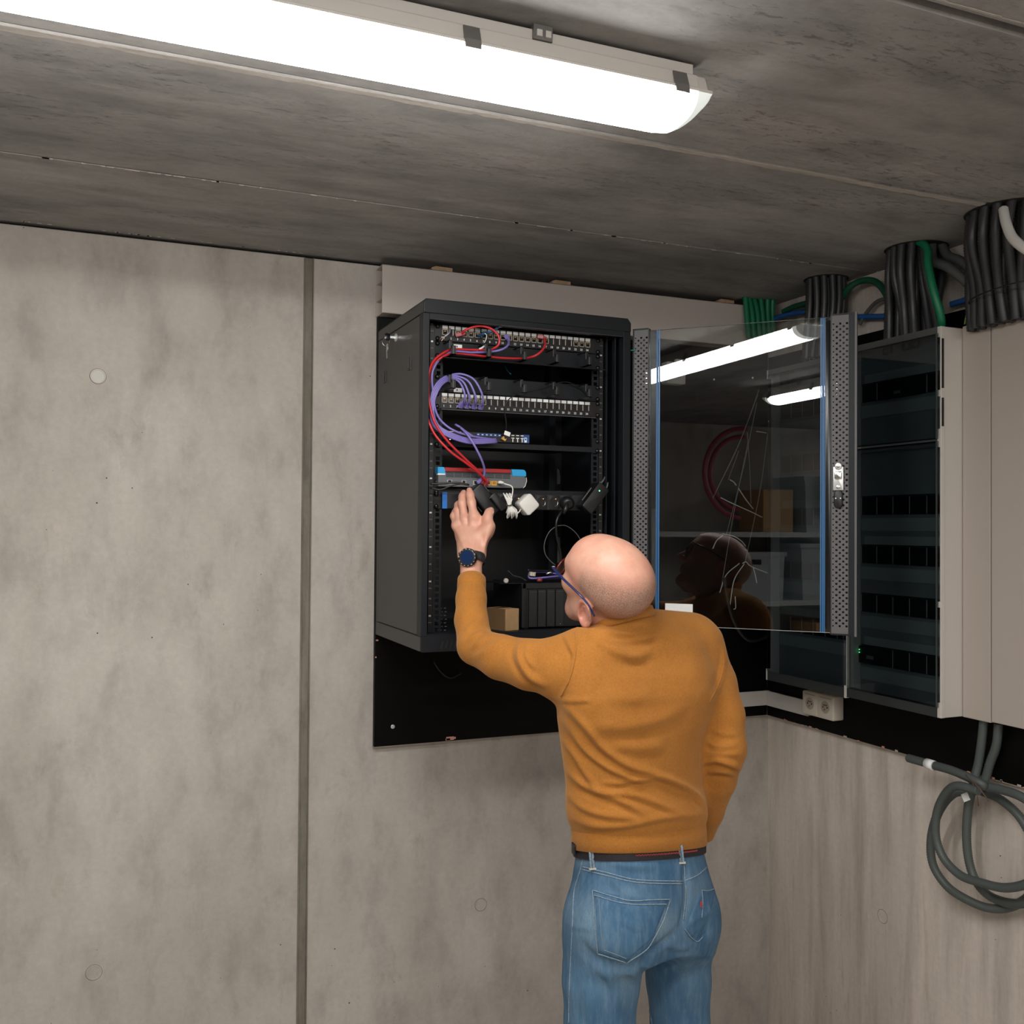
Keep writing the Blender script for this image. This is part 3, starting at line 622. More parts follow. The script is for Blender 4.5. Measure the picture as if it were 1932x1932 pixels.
sp = MB(); sp.box((RX1 - .0015, RYF + .03, 1.4465), (RX1, RYB - .003, 2.2585), BLK); sp.build('side_panel', rack)
bk = MB(); bk.box((RX0 + .002, RYB - .003, 1.4465), (RX1 - .002, RYB, 2.2585), BLKP); bk.build('back_panel', rack)
for px_, ya, yb_ in ((1053, 884, 914), (1054, 1012, 1062)):
    a = PY(px_, ya, RYB - .0035); b = PY(px_, yb_, RYB - .0035)
    s_ = MB(); s_.prism([(a[0] - .004, a[2]), (a[0] + .004, a[2] - .004), (a[0] + .008, b[2] + .02), (a[0] + .007, b[2] + .002), (a[0] - .004, b[2])], 1, RYB - .0036, RYB - .003, mat('wall_seen_through', (.22, .21, .20), .7)); s_.build('cable_slot', rack)
ps = MB()
ps.box((RX0, RYF, 1.4445), (RX0 + .0165, RYF + .032, 2.2605), BLK); ps.box((RX0, RYB - .027, 1.4445), (RX0 + .01, RYB, 2.2605), BLKS)
ps.build('frame_post', rack, bevel=.001)
ps = MB(); ps.box((RX1 - .022, RYF, 1.4445), (RX1, RYF + .028, 2.2605), BLK); ps.build('frame_post', rack, bevel=.001)
ps = MB(); ps.box((RX1 - .034, RYF + .029, 1.4445), (RX1 - .030, RYF + .045, 2.2605), BLK); ps.box((RX1 - .048, RYF + .050, 1.4445), (RX1 - .045, RYF + .062, 2.2605), BLK); ps.build('inner_channel', rack)
ps = MB(); ps.box((RX0 + .0165, RYF, 2.2475), (RX1 - .022, RYF + .028, 2.2605), BLK); ps.box((RX0 + .0165, RYF + .003, 2.2465), (RX1 - .022, RYF + .0045, 2.2475), GREYS); ps.build('cross_rail', rack); ps = MB(); ps.box((RX0 + .0165, RYF, 1.4445), (RX1 - .022, RYF + .02, 1.449), BLK); ps.build('cross_rail', rack)
# 19-inch rails with square holes
XC = -1.1165; YR = -.3895; U = .04445; ZT = 2.2475
def rail(xa, xb, side):
    mb = MB(); y0, y1 = YR, YR + .002; n = 18; zb = ZT - n * U
    hx = (xa + xb) / 2; hw = .0052
    mb.box((xa, y0, zb), (hx - hw, y1, ZT), BLK); mb.box((hx + hw, y0, zb), (xb, y1, ZT), BLK)
    zs = [ZT - u * U - o for u in range(n) for o in (.0064, .0222, .0381)]
    zprev = ZT
    for z in zs: mb.box((hx - hw, y0, z + .0048), (hx + hw, y1, zprev), BLK); zprev = z - .0048
    mb.box((hx - hw, y0, zb), (hx + hw, y1, zprev), BLK)
    xo = xa if side < 0 else xb; mb.box((xo - .001, YR, zb), (xo + .001, YR + .05, ZT), BLK)
    xo2 = xa - .012 if side < 0 else xb + .012; mb.box((min(xo, xo2), YR - .001, zb), (max(xo, xo2), YR + .001, ZT), BLKP)
    for u in range(n):
        z = ZT - u * U; mb.box((min(xo, xo2) + .002, YR - .0014, z - .0035), (min(xo, xo2) + .008, YR - .0009, z + .0005), STEEL if u % 2 else GREYS)
        mb.box((min(xo, xo2) + .001, YR - .0014, z - .020), (min(xo, xo2) + .009, YR - .0009, z - .018), GREYS)
    return mb.build('mounting_rail', rack)
rail(XC - .2413, XC - .2413 + .0235, -1); rail(XC + .2413 - .0235, XC + .2413, 1)
for x in (XC - .235, XC + .215): m_ = MB(); m_.box((x, -.12, 1.4475), (x + .02, -.116, 2.2475), BLK); m_.box((x, -.116, 1.4475), (x + .002, -.08, 2.2475), BLK); m_.build('mounting_rail', rack)
# floor of the cabinet: row of slots at the left
fl = MB(); fl.box((RX0 + .003, RYF + .03, 1.4450), (RX1 - .003, RYB - .004, 1.4462), BLK)
for i in range(7):
    for j in range(4): p = PY(826 + j * 6.5 + (i % 2) * 1.5, 1150 + i * 7, -.40 + 0.0); fl.box((p[0], -.365 - .001, p[2] - .0), (p[0] + .004 + .002 * (j % 2), -.3645, p[2] + .0016), GREYS)
fl.build('cabinet_floor', rack)
# latches, lock and keys on the side
for px_, py_ in ((773, 686), (726, 711)):
    p = PX(px_, py_, RX0); m_ = MB(); m_.box((RX0 - .0022, p[1] - .012, p[2] - .017), (RX0, p[1] + .012, p[2] + .017), BLKS); m_.box((RX0 - .0028, p[1] - .001, p[2] - .012), (RX0 - .002, p[1] + .008, p[2] + .012), BLKG); m_.box((RX0 - .004, p[1] - .011, p[2] - .015), (RX0 - .002, p[1] - .005, p[2] + .014), BLK); m_.build('side_latch', rack)
p = PX(748, 637, RX0); m_ = MB(); m_.lathe(p, (-1, 0, 0), [(.011, 0), (.011, .003), (.0095, .004), (.006, .004), (.006, .002)], STEEL, 20); lk = m_.build('side_lock', rack)
kt = thing('key_pair', 'small keys on a ring left in the lock on the cabinet\'s side', 'keys', p)
m_ = MB(); k0 = p + V(-.006, 0, 0); m_.frame(k0 + V(-.006, 0, 0), (1, 0, 0), (0, 1, 0), (0, 0, 1), .008, .001, .003, CHROME)
m_.rbox(k0 + V(-.020, 0, 0), (1, 0, 0), (0, 0, 1), (0, 1, 0), .008, .010, .0018, .006, BLKG); m_.build('lock_key', kt)
m_ = MB(); rp = [k0 + V(-.024 + .010 * math.sin(a), .002 * math.cos(a), -.014 + .012 * math.cos(a)) for a in np.linspace(0, 2 * math.pi, 25)]; m_.tube(rp, .0006, CHROME, 6); m_.build('key_ring', kt)
p2 = PX(731, 655, RX0 - .02); m_ = MB(); m_.rbox(p2, (0, .97, -.2), (0, .2, .97), (1, 0, 0), .008, .009, .0011, .003, CHROME); m_.frame(p2 + V(0, .004, -.019), (0, .97, -.2), (0, .2, .97), (1, 0, 0), .0035, .012, .0009, CHROME); m_.build('spare_key', kt)

# ---- the open door
HP = V(-.806, -.452, 0); DE = V(-.399, -.8747, 0); DU = (DE - HP) / np.linalg.norm(DE - HP); DN = V(DU[1], -DU[0], 0); ZV = V(0, 0, 1)
def DP(px, py, n=0.0):
    r = ray(px, py); t = ((HP + DN * n - CAM) @ DN) / (r @ DN); return CAM + r * t
def DS(px, py=800, n=0.0): return float((DP(px, py, n) - HP) @ DU)
def dbox(mb, s0, s1, n0, n1, z0, z1, m): return mb.frame(HP + DU * (s0 + s1) / 2 + DN * (n0 + n1) / 2 + ZV * (z0 + z1) / 2, DU, DN, ZV, abs(s1 - s0) / 2, abs(n1 - n0) / 2, abs(z1 - z0) / 2, m)
DZ0, DZ1 = 1.4545, 2.268
sA, sB, sC, sD = DS(1196), DS(1222), DS(1569), DS(1601)
s0 = .0015; sE = DS(1617)
fr = MB()
dbox(fr, s0, sA, -.016, 0, DZ0, DZ1, BLK); dbox(fr, sD, sE, -.022, .0, DZ0 - .003, DZ1 + .003, BLK); dbox(fr, sE - .0055, sE, .0, .0015, DZ0 - .003, DZ1 + .003, GREYS)
for sa, sb in ((s0, sB), (sC, sE)): dbox(fr, sa, sb, -.018, .001, DZ1 - .003, DZ1 + .001, BLK); dbox(fr, sa, sb, -.018, .001, DZ0 - .001, DZ0 + .003, BLK)
dbox(fr, sB, sB + .003, -.016, 0, DZ0, DZ1, BLKP); dbox(fr, sC - .003, sC, -.016, 0, DZ0, DZ1, BLKP)
dbox(fr, sA, sB, -.018, -.016, DZ0, DZ1, BLKP); dbox(fr, sC, sD, -.018, -.016, DZ0, DZ1, BLKP)
door = fr.build('door', rack)
def perforated(sa, sb, cols, name='perforated_strip'):
    mb = MB(); pitch = .0142; W = (sb - sa); cw = W / cols; r = min(.0030, W / cols * .44); z_a, z_b = DZ0 + .003, DZ1 - .003
    n = -.0004; base = HP + DN * n
    q = lambda s, z: base + DU * s + ZV * z
    for c in range(cols):
        s_0 = sa + c * cw; scn = s_0 + cw / 2; z = z_a + .012 + (pitch / 2 if c % 2 else 0)
        mb.add([q(s_0, z_a), q(s_0 + cw, z_a), q(s_0 + cw, z), q(s_0, z)], [(0, 1, 2, 3)], GREYS)
        while z + pitch < z_b - .010:
            zc = z + pitch / 2; rr = r * (.62 if c in (0,) else 1)
            outer = [(s_0 + cw, zc), (s_0 + cw, z + pitch), (scn, z + pitch), (s_0, z + pitch), (s_0, zc), (s_0, z), (scn, z), (s_0 + cw, z)]
            vs = [q(*o) for o in outer] + [q(scn + rr * math.cos(math.pi / 4 * k), zc + rr * math.sin(math.pi / 4 * k)) for k in range(8)]
            mb.add(vs, [(k, (k + 1) % 8, 8 + (k + 1) % 8, 8 + k) for k in range(8)], GREYS); z += pitch
        mb.add([q(s_0, z), q(s_0 + cw, z), q(s_0 + cw, z_b), q(s_0, z_b)], [(0, 1, 2, 3)], GREYS)
    o = mb.build(name, door); return o
perforated(sA, sB, 5); perforated(sC, sD, 5)
g = MB(); dbox(g, sB - .012, sC + .012, -.0150, -.0110, DZ0 + .003, DZ1 - .004, DGLASS); g.build('glass_pane', door)
e = MB(); dbox(e, sB, sC, -.0152, -.0108, DZ1 - .0044, DZ1 - .0037, mat('glass_edge', (.02, .035, .03), .2)); dbox(e, sB, sC, -.0152, -.0108, DZ0 + .0027, DZ0 + .0036, GALV); e.build('glass_edge', door)
en = MB(); ENM = mat('black_enamel', (.006, .007, .008), .25)
a, b = DS(1222), DS(1235); dbox(en, a, b, -.0156, -.0151, DZ0 + .004, DZ1 - .005, ENM)
a, b = DS(1556.5), DS(1568)
en.rbox(HP + DU * (a + b) / 2 + DN * -.0106 + ZV * (DZ0 + DZ1) / 2, DU, ZV, DN, abs(b - a) / 2, (DZ1 - DZ0) / 2 - .012, .0003, .006, ENM); en.build('enamel_border', door)
for pa in ((1236, 1239.6), (1240.4, 1243)): f_ = MB(); dbox(f_, DS(pa[0]), DS(pa[1]), -.0109, -.0105, DZ0 + .004, DZ1 - .005, BLUE if pa[0] == 1236 else mat('blue_film_light', (.045, .17, .37), .35)); f_.build('blue_film_strip', door)
for pa in ((1547, 1549), (1550, 1554.5), (1555, 1556.3)): f_ = MB(); dbox(f_, DS(pa[0]), DS(pa[1]), -.0109, -.0105, DZ0 + .004, DZ1 - .005, BLUE if pa[0] == 1550 else mat('blue_film_light')); f_.build('blue_film_strip', door)
# latch
lc = DP(1582, 903, 0); m_ = MB(); sc_ = float((lc - HP) @ DU); zc = lc[2]
m_.rbox(HP + DU * sc_ + DN * .004 + ZV * zc, DU, ZV, DN, .0125, .030, .004, .002, STEEL); m_.rbox(HP + DU * sc_ + DN * .005 + ZV * (zc + .031), DU, ZV, DN, .009, .010, .005, .0088, STEEL); lt = m_.build('latch_plate', door)
m_ = MB(); m_.rbox(HP + DU * sc_ + DN * .0095 + ZV * (zc + .008), DU, ZV, DN, .009, .010, .003, .004, CHROME); 
for dz in (.031, -.022): m_.lathe(HP + DU * sc_ + DN * .008 + ZV * (zc + dz), DN, [(.005, 0), (.0046, .003), (.002, .0035), (.0018, .002)], CHROME, 14)
m_.build('latch_bolt', lt)
m_ = MB(); m_.rbox(HP + DU * sc_ + DN * .004 + ZV * (zc - .052), DU, ZV, DN, .0105, .023, .005, .0095, BLKP); hn = m_.build('door_handle', door)
m_ = MB()
for ds in (-.0058, .0058): m_.disc(HP + DU * (sc_ + ds) + DN * .009 + ZV * (zc - .050), DN, .0017, .0006, STEEL, 10)
m_.build('handle_screw', hn)
a = DS(1255, 1146, -.0108); b = DS(1307, 1146, -.0108); za = DP(1280, 1156, -.0108)[2]; zb = DP(1280, 1139, -.0108)[2]
m_ = MB(); dbox(m_, a, b, -.0109, -.0104, za, zb, LBL); m_.build('door_sticker', door)['label'] = 'white sticker'
m_ = MB(); p = DP(1192, 661, .004); m_.cyl(p - DU * .003, p + DU * .010, .0016, mat('teal_pin', (.03, .25, .22), .3), 8); m_.build('hinge_pin', door)

# ================================================================== EQUIPMENT
NUM = mat('white_print', (.75, .75, .74), .6)
def ears_screws(par, z, cols=(-.2345, .2345), offs=(.0064, .0381)):
    for c in cols:
        for o in offs:
            mb = MB(); p = V(XC + c, YR - .006, z - o); mb.tube([p + V(0, .004, 0), p, p + V(0, -.0022, 0), p + V(0, -.0035, 0)], [.0062, .0062, .0045, .0018], BLKG, 14); mb.disc(p + V(-.0012, -.0034, .0015), (-.3, -1, .5), .0013, .0006, CHROME, 6); mb.build('rack_screw', par)
pitch = .0181; PX0 = -1.339 + .0075
def port_x(i): return PX0 + pitch * (i - 1)
def patch_panel(z, label, filled, tabs):
    t = thing('network_patchbay', label, 'patch panel', (XC, YR, z - U))
    f_ = MB(); f_.box((XC - .2413, YR - .004, z - U + .0006), (XC + .2413, YR - .0005, z - .0006), BLKP); f_.box((XC - .225, YR - .007, z - U + .0012), (XC + .225, YR - .004, z - .0014), BLKP); f_.build('faceplate', t, bevel=.0008)
    ears_screws(t, z)
    for i in range(1, 25):
        x = port_x(i); zc = z - .0203; k = MB(); yf_ = YR - .0072
        if i in filled:
            mm = KEY
            for a, b in (((x - .0075, zc + .0055), (x + .0075, zc + .0078)), ((x - .0075, zc - .0078), (x + .0075, zc - .0062)), ((x - .0075, zc - .0078), (x - .0058, zc + .0078)), ((x + .0058, zc - .0078), (x + .0075, zc + .0078))): k.box((a[0], yf_ - .0008, a[1]), (b[0], yf_ + .001, b[1]), mm)
            k.box((x - .0058, yf_ - .0002, zc - .0062), (x + .0058, yf_ + .001, zc + .0055), BLKG); k.box((x - .003, yf_ - .0004, zc + .0015), (x + .003, yf_ + .0005, zc + .0035), GOLD)
        else:
            k.box((x - .0075, yf_ - .0003, zc - .0078), (x + .0075, yf_ + .001, zc + .0078), SLOT)
            if i in tabs: k.box((x + .0028, yf_ - .0006, zc - .0076), (x + .0052, yf_ + .001, zc + .0072), KEY)
        k.build('port', t)
        l_ = MB(); l_.box((x - .0072, YR - .0082, z - .0112), (x + .0072, YR - .007, z - .0034), LBL); l_.build('port_label', t)
    text_mesh([(str(i), (port_x(i) - .0015, YR - .0074, z - .0365), (1, 0, 0), (0, 0, 1)) for i in range(1, 25)], .0078, NUM, 'port_numbers', t)
    return t
patch_panel(ZT, '24-port black patch panel, the upper of two, with mostly filled ports', set(range(1, 18)) - {2} | {22, 23, 24}, {2, 18, 19, 20, 21})
ZP2 = 2.0713
patch_panel(ZP2, '24-port black patch panel, the lower of two, with purple plugs at its left', set(range(1, 8)), set(range(8, 25)))
m_ = MB(); m_.box((XC - .225, YR - .012, ZP2 - U - .002), (XC + .225, YR - .004, ZP2 - U - .0006), GREYS); bpy.data.objects['network_patchbay.001']; m_.build('support_bar', bpy.data.objects['network_patchbay.001'])
RPX = (854, 921, 988, 1049, 1110)
def cable_manager(z, label, up):
    t = thing('cable_manager', label, 'cable manager', (XC, YR, z - U))
    b = MB(); b.box((XC - .2413, YR - .003, z - U + .0006), (XC + .2413, YR - .0005, z - .0006), BLK)
    if up: b.add([(XC - .23, YR - .003, z - U + .004), (XC + .23, YR - .003, z - U + .004), (XC + .235, YR - .05, z - U - .004), (XC - .235, YR - .05, z - U - .004), (XC - .23, YR - .003, z - U + .002), (XC + .23, YR - .003, z - U + .002), (XC + .235, YR - .05, z - U - .006), (XC - .235, YR - .05, z - U - .006)], [(0, 1, 2, 3), (7, 6, 5, 4), (3, 2, 6, 7), (0, 3, 7, 4), (1, 5, 6, 2)], BLK)
    b.build('back_plate', t, bevel=.0006)
    ears_screws(t, z)
    for px_ in RPX:
        x = PY(px_, 700, YR - .05)[0]; r = MB(); ya = YR - .056; za, zb = z - U + .003, z - .004
        r.box((x - .0065, ya, za), (x + .0065, ya + .0025, zb - .014), BLKP); r.box((x - .0115, ya - .0, za + .015), (x - .004, ya + .0025, zb), BLKP)
        r.box((x - .0115, ya, zb - .002), (x - .004, YR - .003, zb), BLKP); r.box((x - .0065, ya, za), (x + .0065, YR - .003, za + .002), BLKP)
        r.box((x - .0012, ya - .0006, za + .002), (x + .0004, ya, zb - .016), GREYS); r.box((x - .0118, ya - .0006, za + .016), (x - .0106, ya, zb - .004), GREYS)
        r.build('cable_ring', t)
    return t
cable_manager(ZT - U, 'black cable manager with rings directly under the upper patch panel', True)
cable_manager(ZP2 + U, 'black cable manager with rings directly above the lower patch panel', False)
for pxa, pya, lab, z_ in ((864, 654, 'upper', 0), (864, 736, 'lower', 0)):
    p = PY(pxa, pya, YR - .0045); m_ = MB(); m_.box((p[0] - .0115, YR - .0046, p[2] - .0055), (p[0] + .0115, YR - .0036, p[2] + .0055), LBL); o = m_.build('marker_label'); tag(o, f'small white sticker on the {lab} cable manager beside its first ring', 'label')
    m_ = MB(); m_.box((p[0] - .004, YR - .0050, p[2] - .0022), (p[0] - .001, YR - .0046, p[2] + .0022), BLKP); m_.build('printed_mark', o)

# shelf with network switch
ZS = 1.944
def shelf(z, label, xr=.0, depth=.25):
    t = thing('rack_shelf', label, 'shelf', (XC, YR, z)); b = MB(); b.box((XC - .218, YR - .004, z - .0015), (XC + .218, YR + depth, z), BLK); b.box((XC - .218, YR - .005, z - .014), (XC + .218 + xr, YR - .0035, z), BLK); b.box((XC - .2413, YR - .004, z - .016), (XC - .218, YR - .0008, z + .024), BLK); b.box((XC + .218, YR - .004, z - .016), (XC + .2413, YR - .0008, z + .024), BLK); b.build('tray', t)
    ears_screws(t, z + .022, offs=(.006, .032))
shelf(ZS, 'thin black rack shelf carrying the network switch')
t = thing('network_switch', 'slim black network switch with blue ports at its right end', 'network switch', (-1.21, -.32, ZS))
xa, xb = -1.336, -1.092; zt = ZS + .0255; yf_ = -.400
b = MB(); b.box((xa, yf_, ZS + .002), (xb, -.25, zt), BLKP); b.box((xa, yf_ - .0008, zt - .0016), (xa + .05, yf_, zt), LBL); b.build('housing', t, bevel=.001)
BP = mat('blue_port', (.02, .07, .24), .4)
b = MB(); b.box((PY(925, 830, yf_)[0], yf_ - .0012, ZS + .003), (PY(984, 830, yf_)[0], yf_, zt - .001), BLKG); b.box((PY(984, 830, yf_)[0], yf_ - .0014, ZS + .003), (xb, yf_, zt - .001), BP); b.build('port_block', t)
for i, px_ in enumerate((902, 910, 918, 926, 934, 942)):
    x = PY(px_, 828, yf_)[0]; b = MB(); b.box((x - .0048, yf_ - .0014, zt - .009), (x + .0048, yf_ - .0004, zt - .002), BP); b.box((x - .002, yf_ - .0018, zt - .0065), (x + .002, yf_ - .001, zt - .0045), LBL); b.build('port', t)
for px_ in (967, 976, 984.5):
    x = PY(px_, 832, yf_)[0]; b = MB(); b.box((x - .004, yf_ - .0024, ZS + .013), (x + .004, yf_ - .001, ZS + .0155), LBL); b.box((x - .001, yf_ - .0024, ZS + .004), (x + .0012, yf_ - .001, ZS + .014), LBL); b.box((x - .004, yf_ - .0024, ZS + .0205), (x + .004, yf_ - .001, ZS + .0225), LBL); b.build('sfp_slot', t)
b = MB(); x = PY(991, 832, yf_)[0]; b.rbox((x, yf_ - .0020, ZS + .0125), (1, 0, 0), (0, 0, 1), (0, -1, 0), .0038, .0045, .0004, .0018, LBL); b.rbox((x, yf_ - .0025, ZS + .0125), (1, 0, 0), (0, 0, 1), (0, -1, 0), .0022, .0026, .0003, .001, BP); b.rbox((x, yf_ - .0020, ZS + .006), (1, 0, 0), (0, 0, 1), (0, -1, 0), .0038, .002, .0004, .0015, LBL); b.build('side_port', t)
b = MB(); p = PY(837, 823, yf_); b.disc(p, (0, -1, 0), .0018, .0012, LED, 10); p = PY(849, 829, yf_); b.disc(p, (0, -1, 0), .0012, .0012, mat('white_led', (.8, .8, .8), .4, emit=((1, .9, .8), 2)), 10); b.build('status_light', t)
b = MB(); p = PY(949, 829, yf_); b.frame(p + V(0, -.004, .001), (.85, 0, -.5), (0, 1, 0), (.5, 0, .85), .0055, .006, .0042, mat('orange_plug', (.62, .36, .10), .4)); b.frame(p + V(.002, -.0105, .003), (.85, 0, .5), (0, 1, 0), (-.5, 0, .85), .0022, .0006, .0022, BLKP)
tag(b.build('orange_plug'), 'small orange plug in the network switch beside its white-tagged cable', 'plug')

# router lying on its back
shelf(1.8205, 'thin black rack shelf carrying the red and blue router', depth=.22)
t = thing('router', 'grey router with a red top stripe and sky-blue ends on the lower shelf', 'router', (-1.228, -.36, 1.8205))
xa, xb = -1.352, -1.104; z0, z1 = 1.8245, 1.8735; yf_ = -.412
def rounded_profile(x0_, x1_, za, zb, r, n=8, left=False):
    pts = [(x0_, za), (x1_ - r, za)] + [(x1_ - r + r * math.sin(a), (za + zb) / 2 - (zb - za) / 2 * math.cos(a)) for a in np.linspace(0, math.pi, n + 2)[1:-1]] + [(x1_ - r, zb), (x0_, zb)]
    return pts
b = MB(); b.prism(rounded_profile(xa, xb, z0, z1 - .012, .016), 1, yf_, yf_ + .15, RTGR, False); b.prism([(xa, z1 - .012), (xb - .002, z1 - .012), (xb - .006, z1 - .002), (xb - .012, z1), (xa, z1)], 1, yf_ + .003, yf_ + .15, RTGR); b.build('housing', t, bevel=.0015)
s_ = MB(); s_.box((PY(839, 890, yf_)[0], yf_ - .0010, z1 - .0095), (PY(964, 890, yf_)[0], yf_ + .06, z1 + .0008), RTRED); s_.build('red_stripe', t, bevel=.001)
s_ = MB(); a = PY(965, 890, yf_)[0]; s_.prism([(a, z1 + .001), (a + .003, z1 - .017), (xb - .001, z1 - .017), (xb - .0015, z1 - .006), (xb - .006, z1), (xb - .010, z1 + .001)], 1, yf_ - .0012, yf_ + .08, SKYB); s_.build('blue_end', t, bevel=.001)
s_ = MB(); a = PY(826, 890, yf_)[0]; b_ = PY(840, 890, yf_)[0]; s_.prism([(a, z1 + .001), (a, z1 - .016), (b_, z1 - .016), (b_ - .001, z1 - .006), (b_ - .004, z1 + .001)], 1, yf_ - .0012, yf_ + .08, SKYB); s_.prism([(a, z1 - .0195), (b_, z1 - .0185), (b_, z1 - .016), (a, z1 - .0155)], 1, yf_ - .0013, yf_ + .01, LBL); s_.build('blue_end', t)
s_ = MB(); xg0, xg1 = PY(841, 900, yf_)[0], PY(963, 903, yf_)[0]; zg1 = z1 - .012; zg0 = zg1 - .012
for i in range(4): zz = zg1 - .0005 - i * .0033; s_.box((xg0, yf_ - .0002, zz - .0018), (xg1, yf_ + .001, zz), SLOT)
for i in range(9): xx = xg0 + (xg1 - xg0) * i / 8; s_.box((xx - .0006, yf_ - .0006, zg0 - .001), (xx + .0006, yf_ + .001, zg1), RTGR)
s_.build('vent_grille', t)
def rport(px_, w_, m, m2=None, name='port'):
    x = PY(px_, 913, yf_)[0]; q = MB(); q.box((x - w_, yf_ - .0014, z0 + .006), (x + w_, yf_, z0 + .0175), m)
    if m2: q.box((x - w_ * .65, yf_ - .0018, z0 + .0085), (x + w_ * .65, yf_ - .0012, z0 + .0165), m2)
    q.build(name, t)
rport(932, .0075, YEL, mat('port_inside', (.35, .16, .02), .5)); rport(921, .0065, YEL, BLKG); rport(909, .0065, YEL, BLKG); rport(897, .0065, mat('grey_port', (.4, .4, .38), .5), BLKG); rport(848, .0065, mat('grey_port'), BLKG, 'usb_port'); rport(875, .006, mat('grey_port'), BLKG)
e_ = MB(); e_.tube([V(xb - .001, yf_ - .0006, z1 - .02), V(xb + .0004, yf_ - .0006, z0 + .02), V(xb - .004, yf_ - .0006, z0 + .006), V(xb - .010, yf_ - .0006, z0 + .001)], .0008, LBL, 6); e_.build('pale_edge', t)

# power strip
ZU = 1.8115
t = thing('power_strip', 'black rack power strip with round sockets and a blue label', 'power strip', (XC, YR, ZU - U))
b = MB(); b.box((XC - .2413, YR - .003, ZU - U), (XC - .216, YR - .0005, ZU), BLK); b.box((XC + .216, YR - .003, ZU - U), (XC + .2413, YR - .0005, ZU), BLK); b.box((XC - .2165, YR - .012, ZU - U + .001), (XC + .2165, YR + .03, ZU - .001), mat('strip_body', (.020, .020, .022), .4)); b.build('housing', t, bevel=.0015)
b = MB(); a = PY(834.5, 946, YR - .0125)[0]; c_ = PY(843.5, 946, YR - .0125)[0]; b.box((a, YR - .0126, ZU - U + .001), (c_, YR - .0118, ZU - .001), mat('label_blue', (.015, .15, .52), .4)); b.build('blue_label', t)
b = MB(); a = PY(865, 946, YR - .0125)[0]; b.box((a, YR - .0127, ZU - .030), (a + .002, YR - .012, ZU - .012), LBL); b.box((a, YR - .0127, ZU - .014), (a + .02, YR - .012, ZU - .0124), LBL); b.build('printed_mark', t)
ears_screws(t, ZU, cols=(-.2345,)); s_ = MB()
for dz in (.017, .026): s_.disc((XC - .2345, YR - .0034, ZU - dz), (0, -1, 0), .0045, .0005, SLOT, 14)
s_.build('fixing_slot', t)
for px_ in (905, 929, 953, 976, 999.5, 1022.5, 1046, 1069):
    x = PY(px_, 949, YR - .013)[0]; zc = ZU - U / 2; k = MB(); k.rbox((x, YR - .0125, zc), (1, 0, 0), (0, 0, 1), (0, -1, 0), .0155, .0195, .0010, .003, BLKP)
    k.tube([V(x, YR - .0150, zc), V(x, YR - .0136, zc)], [.0150, .0150], BLKP, 24); k.tube([V(x, YR - .0153, zc), V(x, YR - .0151, zc)], [.0128, .0128], SLOT, 24); so = k.build('socket', t)
    k = MB()
    for dx in (-.0025, .0025): k.cyl((x + dx, YR - .0152, zc + .008), (x + dx * .6, YR - .0185, zc + .0085), .0014, COPPER, 8)
    k.tube(spline([(x + .009, YR - .0155, zc + .002), (x + .0075, YR - .0155, zc - .007), (x + .001, YR - .0155, zc - .011)], .002), .0008, CHROME, 6); k.build('earth_clip', so)

def cable(pts, r, m, label, group=None, name='patch_cable', n=8, cat='cable', step=.006):
    mb = MB(); mb.tube(spline(pts, step), r, m, n); return tag(mb.build(name), label, cat, group)
def C(*pp, y=-.43): # pixel chain at given cabinet depths: (px, py) or (px, py, y)
    return [PY(q[0], q[1], q[2] if len(q) > 2 else y) for q in pp]
def boot(px_, py_, y, ang, m, label, cat='plug', name='cable_plug', L=.012):
    p = PY(px_, py_, y); d = V(math.cos(ang), -.6, math.sin(ang)); d /= np.linalg.norm(d); sd = np.cross(d, V(0, 0, 1)); sd /= np.linalg.norm(sd); up = np.cross(sd, d)
    mb = MB(); mb.frame(p, sd, up, d, .0055, .0045, L / 2, m); mb.frame(p + up * .005, sd, up, d, .0028, .0006, L / 2 * .9, m); mb.tube([p + d * L / 2, p + d * L * 1.1], [.0045, .0028], m, 8)
    return tag(mb.build(name, bevel=.0006), label, cat)
# red leads
cable(C((868, 632, -.405), (880, 622, -.425), (905, 615), (928, 621, -.435), (941, 635, -.44), (941, 650, -.44), (930, 658, -.43), (921, 660, -.42), (890, 660, -.42), (858, 659, -.42), (840, 664, -.43), (820, 679, -.435), (810, 700, -.44), (808, 730, -.44), (811, 765, -.44), (822, 800, -.445), (845, 833, -.45), (880, 868, -.445), (905, 892, -.435), (912, 908, -.425)), .0032, RED, 'red patch cable looping over the upper patch panel and down to the router')
cable(C((1026, 640, -.405), (1029, 650, -.43), (1022, 662, -.44), (1010, 671, -.44), (990, 676, -.42), (955, 676, -.42), (921, 673, -.42), (885, 669, -.42), (857, 667, -.42), (838, 672, -.43), (820, 685, -.425), (812, 705, -.42), (806, 740, -.405), (805, 775, -.405), (808, 793, -.44), (822, 822, -.45), (850, 852, -.46), (880, 874, -.455), (904, 893, -.44), (916, 906, -.43), (917, 912, -.42)), .0032, RED, 'red patch cable from port seventeen along the cable manager to the router')
